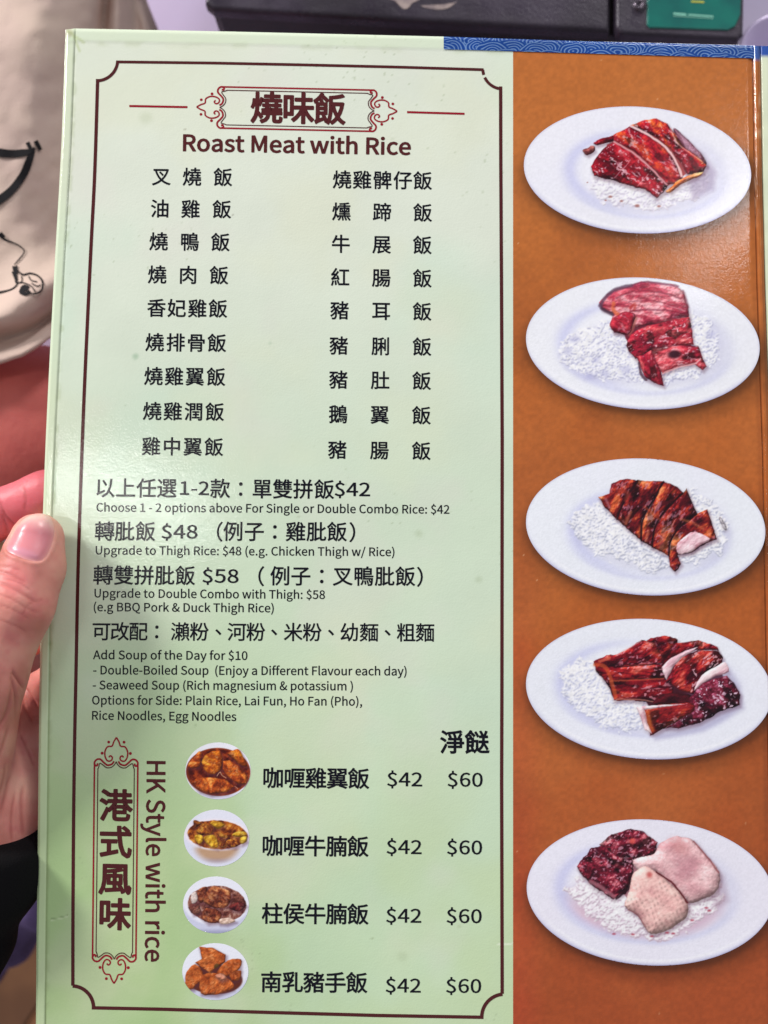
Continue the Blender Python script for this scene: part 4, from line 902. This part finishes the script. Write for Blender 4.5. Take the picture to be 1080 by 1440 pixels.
# ---- the reader's left hand
HAND_ROOT = empty('person', P(-60, 1250, -0.02), 'left hand in a black sleeve gripping the edge of the menu, thumb in front', 'person')
def PT(x, y, z): return P(x, y, z)
thumb = [(PT(53, 757, .0088), .0083), (PT(44, 800, .0108), .0097), (PT(24, 852, .0145), .0106), (PT(-22, 955, .0130), .0118), (PT(-62, 1120, -.002), .0165)]
palm = [(PT(-34, 1200, -.009), .0180), (PT(-8, 1120, -.0145), .0168), (PT(-40, 1010, -.0175), .0165), (PT(-85, 930, -.022), .0150)]
inner = [(PT(-30, 850, -.034), .014), (PT(40, 1000, -.034), .014), (PT(30, 1120, -.026), .012)]
palm2 = [(PT(-45, 1205, -.012), .0185), (PT(-85, 1060, -.014), .018), (PT(-110, 900, -.024), .0125)]
fingers = [[(PT(-112, 870, -.026), .0105), (PT(-32, 735, -.0145), .0092), (PT(62, 699, -.0120), .0086), (PT(170, 655, -.0108), .0078)],
           [(PT(-105, 920, -.028), .0105), (PT(-30, 830, -.020), .0092), (PT(80, 780, -.0125), .0086), (PT(200, 742, -.0110), .0078)],
           [(PT(-90, 980, -.028), .0100), (PT(-12, 915, -.022), .0088), (PT(85, 868, -.0125), .0082), (PT(190, 835, -.0106), .0076)],
           [(PT(-70, 1050, -.026), .0092), (PT(10, 1000, -.022), .0078), (PT(88, 955, -.0118), .0072), (PT(165, 925, -.0098), .0066)]]
fore = [(PT(-40, 1215, -.010), .0165), (PT(-130, 1420, -.015), .020), (PT(-420, 1900, -.04), .040)]
def chain(Pn, ch, k):
    d = None
    for (a, ra), (b, rb) in zip(ch[:-1], ch[1:]):
        q = cap(Pn, a, b, ra, rb); d = q if d is None else smin(d, q, k)
    return d
def hand_sdf(Pn):
    t = chain(Pn, thumb, .004)
    # flatten the nail side of the tip a little
    d = smin(smin(chain(Pn, palm, .006), chain(Pn, palm2, .006), .008), chain(Pn, inner, .006), .004)
    fs = None
    for ch in fingers:
        q = chain(Pn, ch, .003); fs = q if fs is None else smin(fs, q, .0012)
    d = smin(d, fs, .005); d = smin(d, chain(Pn, fore[:2], .01), .006)
    return smin(d, t, .0045)
V, F = surface_nets(hand_sdf, P(-260, 1440, -.055)*[1, 1, 0]+[0, 0, -.055], [P(215, 640, 0)[0], P(0, 630, 0)[1], .028], .0011)
hand = link('hand', mesh_np('hand', V, F), None, None, True)
relax(hand.data, 3, 0.5); subdiv(hand, 1)
V = verts(hand.data); Nn = normals(hand.data); px, py = to_px(V); up = sstep(0.15, 0.5, Nn[:, 2]+0.35*np.maximum(Nn[:, 0], 0))
disp = np.zeros(len(V)); crease = np.zeros(len(V))
def groove(pts, wd, dep, zmin=-0.03, zmax=0.04, tint=1.0):
    global disp, crease
    p = smooth_pts(pts, 5); d = sd_line(px, py, p); m = np.exp(-(d/wd)**2)*up*((V[:, 2] > zmin) & (V[:, 2] < zmax))
    # fade at both ends
    L_ = np.hypot(*(p[-1]-p[0])); e_ = np.minimum(np.hypot(px-p[0][0], py-p[0][1]), np.hypot(px-p[-1][0], py-p[-1][1])); m = m*sstep(0, L_*0.22, e_+L_*0.03)
    disp -= dep*m; crease = np.maximum(crease, m*tint)
Z0 = 0.002
for pts_, w_, d_ in (([(-6, 803), (14, 808), (38, 820)], 2.2, .00030), ([(-8, 818), (12, 824), (36, 838), (56, 850)], 2.4, .00042), ([(-8, 833), (16, 842), (40, 856), (58, 862)], 1.8, .00024), ([(-5, 848), (20, 858), (44, 872)], 1.6, .00018), ([(-6, 795), (20, 799), (32, 803)], 1.6, .00016),
                     ([(0, 812), (24, 818), (46, 832)], 1.4, .00018), ([(-4, 870), (22, 880), (40, 890)], 1.8, .00012), ([(30, 870), (40, 850), (62, 842)], 1.6, .00010)):
    groove(pts_, w_, d_, Z0, .04, 0.7)
for pts_, w_, d_ in (([(14, 945), (22, 975), (24, 1010), (30, 1035)], 2.6, .0007), ([(-10, 1030), (6, 1010), (14, 985), (18, 960)], 2.4, .0005), ([(14, 940), (30, 962), (46, 985), (54, 1000)], 2.6, .0008), ([(0, 1150), (10, 1110), (18, 1060), (24, 1040)], 3, .00035), ([(-10, 1080), (4, 1050), (12, 1020)], 2.2, .0003),
                     ([(28, 1030), (38, 1050), (50, 1080)], 2.2, .00035), ([(30, 975), (36, 1000), (48, 1020)], 2, .0003), ([(34, 1180), (30, 1130), (34, 1100)], 3, .00025), ([(-10, 1140), (4, 1100), (8, 1070)], 2.2, .0002), ([(18, 1190), (16, 1150), (22, 1110)], 2, .0002)):
    groove(pts_, w_, d_, -.03, .02, 0.8)
for pts_, w_, d_ in (([(-4, 700), (4, 718), (12, 730), (24, 742)], 2.2, .0006), ([(2, 722), (8, 738), (10, 752)], 2, .0004), ([(30, 680), (36, 700), (34, 720)], 2, .00015)):
    groove(pts_, w_, d_, -.03, 0.0, 0.8)
NAIL = smooth_pts([(9, 772), (18, 752), (30, 733), (45, 723.5), (60, 722), (71, 728), (76, 742), (74, 762), (66, 780), (56, 789), (42, 788), (24, 782)], 4, True)
dn = sd_poly(px, py, NAIL); onthumb = (V[:, 2] > 0.001) & (Nn[:, 2] > 0)
disp += np.where(onthumb, -.00035*sstep(1.5, -2.5, dn)+.0003*np.exp(-((dn-3.5)/2.6)**2)*sstep(735, 760, py), 0)
fine = 0.00006*(fbm(px*1.3+V[:, 2]*4000, py*0.8, 6, 88, 3)-0.5)*2+.00022*(fbm(px, py, 26, 89, 2)-0.5)
V2 = V+Nn*(disp+fine)[:, None]
hand.data.vertices.foreach_set('co', V2.astype(np.float32).ravel())
n1 = fbm(px, py, 46, 120, 4); n2 = fbm(px, py, 16, 124, 3)
Cc = ramp(np.clip(0.5+(n1-0.5)*2, 0, 1), [(0, rgb(200, 124, 112)), (0.5, rgb(224, 146, 134)), (1, rgb(234, 170, 152))])
Cc = mix(Cc, rgb(214, 104, 112), sstep(0.5, 0.75, n2)*0.25)
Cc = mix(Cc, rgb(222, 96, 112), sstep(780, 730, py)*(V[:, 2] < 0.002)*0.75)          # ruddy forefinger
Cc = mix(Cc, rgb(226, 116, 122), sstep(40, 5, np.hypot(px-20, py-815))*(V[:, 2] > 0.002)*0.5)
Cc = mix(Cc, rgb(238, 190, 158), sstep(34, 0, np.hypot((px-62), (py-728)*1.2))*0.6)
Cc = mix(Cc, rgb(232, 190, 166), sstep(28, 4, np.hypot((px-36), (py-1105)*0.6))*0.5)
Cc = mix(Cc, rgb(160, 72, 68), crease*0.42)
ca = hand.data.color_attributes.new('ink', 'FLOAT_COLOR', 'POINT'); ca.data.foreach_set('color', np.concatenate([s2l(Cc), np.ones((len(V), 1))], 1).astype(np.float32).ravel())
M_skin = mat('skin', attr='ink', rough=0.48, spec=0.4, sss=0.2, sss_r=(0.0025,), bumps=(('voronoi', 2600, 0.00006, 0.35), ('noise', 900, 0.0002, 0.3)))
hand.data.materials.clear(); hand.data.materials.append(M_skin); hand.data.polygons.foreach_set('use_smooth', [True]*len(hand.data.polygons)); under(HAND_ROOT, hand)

# thumbnail: a curved plate let into the tip
xs = np.arange(4, 82, 1.0); ys = np.arange(716, 796, 1.0); X, Y = np.meshgrid(xs, ys); dN = sd_poly(X, Y, NAIL)
zz = np.full(X.shape, .028)
for _ in range(60):
    Pn = P(X, Y, zz); zz = zz-np.clip(hand_sdf(Pn), -0.0004, 0.002)*0.8
zz = np.maximum(zz, 0.004)
lift = -0.00012+0.00036*sstep(0, -9, dN)+0.0003*sstep(740, 722, Y)*sstep(0, -4, dN)
gy, gx = np.gradient(dN); near = (dN > 0) & (dN < 1.45); Xs = np.where(near, X-gx*dN, X); Ys = np.where(near, Y-gy*dN, Y)
ins = dN < 1.45; keep = ins[1:, :-1] & ins[1:, 1:] & ins[:-1, 1:] & ins[:-1, :-1]
Cn = np.zeros(X.shape+(3,)); Cn[:] = rgb(222, 138, 146)
Cn = mix(Cn, rgb(240, 196, 186), sstep(752, 728, Y+0.25*(60-X))*0.85); Cn = mix(Cn, rgb(216, 156, 182), sstep(9, 2, ell(X, Y, 30, 778, 26, 8, 0.25)+6)*0.45); Cn = mix(Cn, rgb(240, 214, 190), sstep(-7, -1, dN)*sstep(750, 726, Y)*0.7); Cn = mix(Cn, rgb(236, 168, 160), sstep(-6, 0, dN)*0.5)
v, c_, f = compact(P(Xs, Ys, zz+lift).reshape(-1, 3), s2l(Cn).reshape(-1, 3), grid_faces(*X.shape, keep))
M_nail = mat('fingernail', attr='ink', rough=0.3, spec=0.35, sss=0.1, sss_r=(0.001,), bumps=(('noise', 500, 0.0002, 0.25),))
nail = link('thumbnail', mesh_np('thumbnail', v, f, c_), M_nail, None, True); relax(nail.data, 2, 0.5)
nail.parent = hand; nail.location = (0, 0, 0); nail['label'] = 'pink thumbnail with pale free edge'

# black cuff and sleeve
c0 = P(-22, 1188, -.004); c1 = P(-110, 1360, -.012); dax = (c1-c0)/np.linalg.norm(c1-c0)
cuff = [(P(-26, 1172, -.003), .0206), (P(-32, 1225, -.003), .0206), (P(-105, 1330, -.012), .0265), (P(-300, 1600, -.03), .042), (P(-430, 1900, -.05), .05)]
cutn = np.array([0.22, 1.0, 0.10]); cutn /= np.linalg.norm(cutn); cutp = P(20, 1188, 0.0)
def sleeve_sdf(Pn):
    d = chain(Pn, cuff, .006); wr = .0007*np.sin((Pn[..., 0]*0.6-Pn[..., 1])*340)*sstep(0.01, 0.03, (cutp-Pn)@cutn)
    pl = (Pn-cutp)@cutn
    k = .0025; h = np.clip(0.5-0.5*(pl-d)/k, 0, 1); o = pl*(1-h)+d*h+k*h*(1-h)
    return o+wr
V, F = surface_nets(sleeve_sdf, [P(-420, 0, 0)[0], P(0, 1660, 0)[1], -.06], [P(170, 1200, 0)[0], P(0, 1140, 0)[1], .035], .0018)
M_black = mat('black_knit', lin(13, 12, 15), rough=0.95, spec=0.15, bumps=(('noise', 1500, 0.0004, 0.5), ('noise', 260, 0.0006, 0.3)))
slv = link('sleeve', mesh_np('sleeve', V, F), M_black, None, True); relax(slv.data, 3); under(HAND_ROOT, slv)

# ------------------------------------------------------------------ the other person: shirt and bare arm
P2 = empty('person', P(-100, 600, -0.12), 'person behind the menu in a beige printed T-shirt, bare arm showing', 'person')
arm_ch = [(P(-420, 450, -.12), .047), (P(-120, 584, -.100), .0405), (P(60, 612, -.098), .0395), (P(420, 660, -.11), .033)]
tor = [(P(-520, -500, -.19), .11), (P(-480, 500, -.19), .12)]
def body_sdf(Pn):
    return smin(chain(Pn, arm_ch, .01), chain(Pn, tor, .02), .03)
V, F = surface_nets(body_sdf, [P(-900, 0, -.19)[0], P(0, 1050, -.19)[1], -.32], [P(520, 0, -.1)[0], P(0, -700, -.19)[1], -.03], .006)
M_arm = mat('arm_skin', lin(216, 112, 104), rough=0.6, spec=0.3, sss=0.15, sss_r=(0.006,), mottling=(60, 0.35, lin(178, 78, 78), lin(212, 118, 106)), bumps=(('noise', 400, 0.0006, 0.3),))
bod = link('body', mesh_np('body', V, F), M_arm, None, True); relax(bod.data, 3); subdiv(bod, 1); under(P2, bod)

def shirt_z(px, py):
    """height of the cloth, metres"""
    x = px; y = py
    z = -.060-.035*sstep(20, 260, x)-.02*sstep(260, 120, y)*sstep(150, 230, x)
    z = z+.006*np.sin((x*0.9+y*0.32)/46+0.8*np.sin(y/120))*(0.4+0.6*sstep(0, 200, x))
    z = z-.010*np.exp(-((x*0.55+y-478-10*np.sin(x/30))/13)**2)+.006*np.exp(-((x*0.6+y-440)/22)**2)
    z = z-.010*np.exp(-((x-148+0.10*y)/9)**2)*sstep(140, 20, y)-.008*np.exp(-((x-188-0.1*y)/8)**2)*sstep(140, 20, y)+.006*np.exp(-((x-168)/12)**2)*sstep(140, 20, y)
    z = z+.0022*(fbm(x, y, 60, 140, 3)-0.5)*2
    z = z+.012*sstep(360, 480, y+0.55*x)
    return z
def hem_y(x): return np.interp(x, [-400, -100, 0, 30, 66, 120, 240], [560, 530, 510, 500, 478, 450, 390])
def right_x(y): return np.interp(y, [-400, 0, 40, 100, 400], [190, 206, 222, 240, 240])
nx_, ny_ = 150, 170
SU, SV = np.meshgrid(np.linspace(0, 1, nx_), np.linspace(0, 1, ny_))
YY = -350+SV*880; XX = -420+SU*(right_x(YY)+420); YY = -350+SV*(hem_y(XX)+350); XX = -420+SU*(right_x(YY)+420)
curl = -.03*sstep(0.965, 1.0, SU)**2
V = P(XX, YY, shirt_z(XX, YY)+curl).reshape(-1, 3)
M_shirt = mat('beige_cotton', lin(210, 188, 174), rough=0.95, spec=0.15, mottling=(40, 0.35, lin(186, 158, 156), lin(204, 182, 168)), bumps=(('noise', 1400, 0.0003, 0.4), ('noise', 45, 0.004, 0.25)))
sh_ = link('t_shirt', mesh_np('t_shirt', V, grid_faces(ny_, nx_)), M_shirt, None, True)
md = sh_.modifiers.new('t', 'SOLIDIFY'); md.thickness = 0.0015; md.offset = -1
me = bpy.data.meshes.new_from_object(sh_.evaluated_get(bpy.context.evaluated_depsgraph_get())); sh_.modifiers.clear(); sh_.data = me; under(P2, sh_)
M_print = mat('black_shirt_print', lin(22, 20, 24), rough=0.8, spec=0.2)
def cloth_ribbon(pts, width):
    pts = resample(smooth_pts(pts, 6), 1.6); n = len(pts); t = np.gradient(pts, axis=0); t /= np.linalg.norm(t, axis=1)[:, None]+1e-9
    nr = np.stack([-t[:, 1], t[:, 0]], 1); wd = np.interp(np.linspace(0, 1, n), np.linspace(0, 1, len(np.atleast_1d(width))), np.atleast_1d(width))[:, None]/2
    A, B = pts+nr*wd, pts-nr*wd
    V = np.concatenate([P(A[:, 0], A[:, 1], shirt_z(A[:, 0], A[:, 1])+.0006), P(B[:, 0], B[:, 1], shirt_z(B[:, 0], B[:, 1])+.0006)])
    return V, np.array([(i, i+1, n+i+1, n+i) for i in range(n-1)])
pr = [cloth_ribbon([(-40, 209), (-10, 213), (12, 216), (30, 215), (44, 212), (49, 208)], [10, 12, 12, 11, 10, 4]),
      cloth_ribbon([(46, 211), (41, 226), (33, 245), (20, 263), (6, 276), (-14, 288), (-40, 296)], [8, 11, 11, 11, 12, 12, 10]),
      cloth_ribbon([(38.5, 200), (45, 213)], [6, 5]), cloth_ribbon([(50, 198), (57, 211)], [6.5, 5.5]),
      cloth_ribbon([(-8, 326), (0, 331), (7, 337), (18, 341), (28, 346), (34, 354), (29, 362), (20, 372)], [5, 4, 3, 2, 1.6, 1.8, 2, 1.5]),
      cloth_ribbon([(0, 328), (6, 334)], [6, 5]),
      cloth_ribbon([(-10, 412), (4, 410), (17, 406), (24, 400)], [4, 3, 2, 2]), cloth_ribbon([(24, 400), (22, 388), (21, 374)], [2, 4, 8]),
      cloth_ribbon([(17, 382), (22, 390), (23, 398)], [2, 5, 3]),
      cloth_ribbon([(24, 380), (32, 386), (42, 384), (52, 387), (59, 394), (60, 404), (55, 411), (46, 413), (40, 410)], [2, 2.5, 2, 2.2, 2.4, 2.4, 2.4, 2, 1.6]),
      cloth_ribbon([(24, 398), (31, 397), (40, 400), (46, 404)], 1.6), cloth_ribbon([(40, 388), (44, 394), (52, 396)], 1.5), cloth_ribbon([(44, 398), (52, 402), (58, 400)], 1.4), cloth_ribbon([(30, 388), (31, 394), (28, 398)], 1.4), cloth_ribbon([(46, 405), (50, 411)], 1.4),
      cloth_ribbon([(29, 412), (34, 404.5), (40, 406)], [6, 9, 7]), cloth_ribbon([(28, 411), (36, 413), (42, 409)], [4, 5, 4])]
V, F = join_arrays(pr); prt = link('shirt_print', mesh_np('shirt_print', V, F), M_print); prt.parent = sh_; prt.matrix_parent_inverse = Matrix.Identity(4)
nz = np.zeros(len(prt.data.polygons)*3); prt.data.polygons.foreach_get('normal', nz)

# ------------------------------------------------------------------ table, floor and the things behind
def box_mesh(bm, corners_top, z0, z1, bevel=0.0):
    vt = [bm.verts.new((p[0], p[1], z1)) for p in corners_top]; vb = [bm.verts.new((p[0], p[1], z0)) for p in corners_top]
    f = [bm.faces.new(vt), bm.faces.new(vb[::-1])]; n = len(vt)
    for i in range(n):
        j = (i+1) % n; f.append(bm.faces.new((vt[j], vt[i], vb[i], vb[j])))
    bmesh.ops.recalc_face_normals(bm, faces=f)
    if bevel:
        es = [e for e in bm.edges if all(v in vt for v in e.verts)]
        bmesh.ops.bevel(bm, geom=es, offset=bevel, segments=4, affect='EDGES', profile=0.5)
def solid(name, corners, z0, z1, m, bevel=0.0, smooth=False):
    bm = bmesh.new(); box_mesh(bm, corners, z0, z1, bevel); me = bpy.data.meshes.new(name); bm.to_mesh(me); bm.free(); return link(name, me, m, None, smooth)
def px_quad(pts, z): return [P(x, y, z) for x, y in pts]

M_table = mat('lavender_tabletop', lin(214, 200, 232), rough=0.35, spec=0.5, mottling=(14, 0.3, lin(196, 184, 220), lin(226, 214, 240)))
tb = empty('table', P(700, 200, -.2), 'pale lavender tabletop behind the top edge of the menu', 'table')
o = solid('tabletop', px_quad([(-900, -1200), (-900, 760), (2200, 760), (2200, -1200)], -.20), -.225, -.20, M_table, 0.004); under(tb, o)
for x, y in ((-800, 650), (2100, 650), (-800, -1100), (2100, -1100)):
    p = P(x, y, -.20); s_ = .02
    o = solid('leg', [p+np.array([-s_, -s_, 0]), p+np.array([s_, -s_, 0]), p+np.array([s_, s_, 0]), p+np.array([-s_, s_, 0])], -.92, -.2255, mat('table_leg_metal', lin(60, 58, 64), rough=0.4, metal=0.8), 0.002); under(tb, o)

# floor of wooden planks, each plank its own
M_floor = []
for k, (a_, b_) in enumerate([((122, 80, 50), (156, 108, 70)), ((134, 88, 56), (170, 120, 78)), ((104, 68, 44), (140, 96, 62))]):
    M_floor.append(mat('brown_wood', lin(*a_), rough=0.5, mottling=(9, 0.7, lin(*a_), lin(*b_)), bumps=(('noise', 60, 0.002, 0.3),)))
fl = link('floor', mesh_np('floor', [(-4, -4, -.93), (4, -4, -.93), (4, 4, -.93), (-4, 4, -.93)], [(0, 1, 2, 3)]), mat('dark_subfloor', lin(34, 24, 20), rough=0.9)); fl['kind'] = 'structure'
pw, pl_ = .085, 2.4; base = {}
an = math.radians(58)
for m_i in range(3):
    bm = bmesh.new(); box_mesh(bm, [(-pl_/2, -pw/2+.0015), (pl_/2, -pw/2+.0015), (pl_/2, pw/2-.0015), (-pl_/2, pw/2-.0015)], -.928, -.912, .002)
    me = bpy.data.meshes.new('floor_plank'); bm.to_mesh(me); bm.free(); me.materials.append(M_floor[m_i]); base[m_i] = me
for i in range(-9, 10):
    o = bpy.data.objects.new('floor_plank', base[i % 3]); COL.objects.link(o); o.parent = fl
    ox, oy = -.35, -1.0
    o.location = (ox-math.sin(an)*pw*i, oy+math.cos(an)*pw*i, 0.0006*(i % 3)); o.rotation_euler = (0, 0, an)

# purple cloth bundle in the lower left
def lump_sdf(Pn):
    a = P(-60, 1330, -.20); b = P(75, 1190, -.19)
    d = cap(Pn, P(-250, 1500, -.30), P(95, 1190, -.24), .045, .030)
    return d+.003*np.sin(Pn[..., 0]*150+Pn[..., 1]*90)+.0018*np.sin(Pn[..., 0]*330-Pn[..., 1]*120+Pn[..., 2]*200)
V, F = surface_nets(lump_sdf, P(-500, 1800, -.30)*[1, 1, 0]+[0, 0, -.37], P(320, 1000, -.2)*[1, 1, 0]+[0, 0, -.17], .005)
lump = link('cloth_bag', mesh_np('cloth_bag', V, F), mat('purple_cloth', lin(84, 64, 108), rough=0.85, mottling=(30, 0.6, lin(54, 36, 66), lin(118, 98, 150)), bumps=(('noise', 120, 0.003, 0.5),)), None, True); relax(lump.data, 2)
lump['label'] = 'blurred purple cloth bag low down below the black sleeve'; lump['category'] = 'bag'

# worn dark metal device with a green display
dev = empty('serving_device', P(700, -100, -.2), 'worn dark metal device with green display lying behind the menu', 'device')
ZT = -.085
M_dark = mat('worn_dark_metal', lin(46, 38, 50), rough=0.36, metal=0.2, spec=0.5, mottling=(26, 0.6, lin(34, 27, 38), lin(66, 56, 74)), bumps=(('noise', 900, 0.0005, 0.5), ('noise', 60, 0.002, 0.3)), roughvar=(70, 0.25, 0.6))
M_darker = mat('black_metal_side', lin(20, 12, 16), rough=0.4, spec=0.4, mottling=(60, 0.5, lin(12, 7, 10), lin(36, 22, 28)))
o = solid('lid', px_quad([(286, -420), (288, 3), (299, 12), (640, 32), (858, 44), (861, -420)], ZT), ZT-.006, ZT, M_dark, 0.0022, False); under(dev, o)
o = solid('body', [p+np.array([.001, .0014, 0]) for p in px_quad([(290, -420), (291, 4), (301, 11), (640, 30), (1044, 52), (1048, -420)], ZT)], -.199, ZT-.0062, M_darker, 0.0); under(dev, o)
# lower ledge below the side
o = solid('ledge', px_quad([(372, -100), (352, 30), (362, 44), (1040, 66), (1046, -100)], -.14), -.1995, -.14, M_darker, 0.003); under(dev, o)
# corner plate with rounded corner
rp = [(866, -420), (867, 30)]+[(880-13*math.cos(t), 34+13*math.sin(t)) for t in np.linspace(0, math.pi/2, 7)]+[(1038, 55), (1046, 48), (1056, -420)]
o = solid('corner_plate', px_quad(rp, ZT+.002), ZT-.005, ZT+.002, M_dark, 0.0016); under(dev, o)
M_green = mat('green_display', lin(8, 98, 92), rough=0.16, spec=0.6, mottling=(50, 0.5, lin(6, 78, 80), lin(14, 122, 106)))
gp = [(911, -120), (910, 34), (914, 38.5), (1024, 42), (1034, 37), (1042, 20), (1047, -120)]
disp_o = solid('display', px_quad(gp, ZT+.0026), ZT+.0008, ZT+.0026, M_green, 0.0006); under(dev, disp_o)
V, F = join_arrays([(P(np.array([a[0], b[0], b[0], a[0]]), np.array([a[1], b[1], b[1]+t, a[1]+t]), ZT+.00275), np.array([(3, 2, 1, 0)])) for a, b, t in (((947, 17.5), (965, 19), 3), ((968, 19.5), (1003, 22), 2.2), ((947, 21.8), (1003, 25.3), 1.0))])
o = link('display_line', mesh_np('display_line', V, F), mat('pale_display_text', lin(120, 190, 170), rough=0.4)); under(dev, o)
V, F = join_arrays([(P(np.array([a[0], b[0], b[0], a[0]]), np.array([a[1], b[1], b[1]+t, a[1]+t]), ZT+.00275), np.array([(3, 2, 1, 0)])) for a, b, t in (((972, 1), (990, 1.8), 2.2),)])
o = link('display_line', mesh_np('display_line', V, F), mat('yellow_display_text', lin(190, 190, 60), rough=0.4)); under(dev, o)
# screw
bm = bmesh.new(); pc = P(899, 8, ZT+.002)
prof = [(0, .0006), (.0009, .0006), (.0010, .0012), (.0018, .0015), (.0026, .0012), (.0030, 0.0), (.0034, -.0004)]
rings = []
for r, z in prof:
    rings.append([bm.verts.new((pc[0]+r*math.cos(t), pc[1]+r*math.sin(t), pc[2]+z)) for t in np.linspace(0, 2*np.pi, 20, endpoint=False)] if r else [bm.verts.new((pc[0], pc[1], pc[2]+z))])
for a, b in zip(rings[:-1], rings[1:]):
    n = 20
    for i in range(n):
        j = (i+1) % n
        bm.faces.new((a[0], b[i], b[j]) if len(a) == 1 else (a[i], b[i], b[j], a[j]))
bmesh.ops.recalc_face_normals(bm, faces=bm.faces); me = bpy.data.meshes.new('screw'); bm.to_mesh(me); bm.free()
o = link('screw', me, mat('screw_metal', lin(90, 82, 92), rough=0.3, metal=0.8), None, True); under(dev, o)
# flaked paint patches on the lid
for pts_ in ([(540, -6), (556, 2), (566, 12), (574, 11), (580, 4), (592, -4)], [(592, 8), (604, 7), (622, 6), (640, 3), (648, -4), (636, 8), (622, 13), (604, 12)]):
    pp = smooth_pts(pts_, 3, True); V = P(pp[:, 0], pp[:, 1], ZT+.0001)
    me = bpy.data.meshes.new('bare_patch'); me.from_pydata([tuple(v) for v in V], [], [tuple(range(len(V)))]); me.update()
    if me.polygons[0].normal.z < 0: me.flip_normals()
    o = link('bare_patch', me, mat('bare_scraped_metal', lin(150, 132, 132), rough=0.6, mottling=(200, 0.6, lin(96, 84, 92), lin(176, 158, 150)))); under(dev, o)

# pale lavender round dish at the upper right corner
bm = bmesh.new(); pc = P(1098, 78, -.09); prof = [(0, -.018), (.012, -.018), (.013, -.012), (.0185, -.002), (.0200, .0), (.0196, .0012), (.018, .0008), (.012, -.008), (0, -.010)]
rings = []
for r, z in prof:
    rings.append([bm.verts.new((r*math.cos(t), r*math.sin(t), z)) for t in np.linspace(0, 2*np.pi, 48, endpoint=False)] if r else [bm.verts.new((0, 0, z))])
for a, b in zip(rings[:-1], rings[1:]):
    for i in range(48):
        j = (i+1) % 48
        if len(a) == 1: bm.faces.new((a[0], b[j], b[i]))
        elif len(b) == 1: bm.faces.new((a[i], a[j], b[0]))
        else: bm.faces.new((a[i], a[j], b[j], b[i]))
bmesh.ops.recalc_face_normals(bm, faces=bm.faces); me = bpy.data.meshes.new('sauce_dish'); bm.to_mesh(me); bm.free()
o = link('sauce_dish', me, mat('lavender_porcelain', lin(206, 190, 226), rough=0.3), None, True); o.location = pc; o['label'] = 'pale lavender round dish edge at the upper right beside the device'; o['category'] = 'dish'
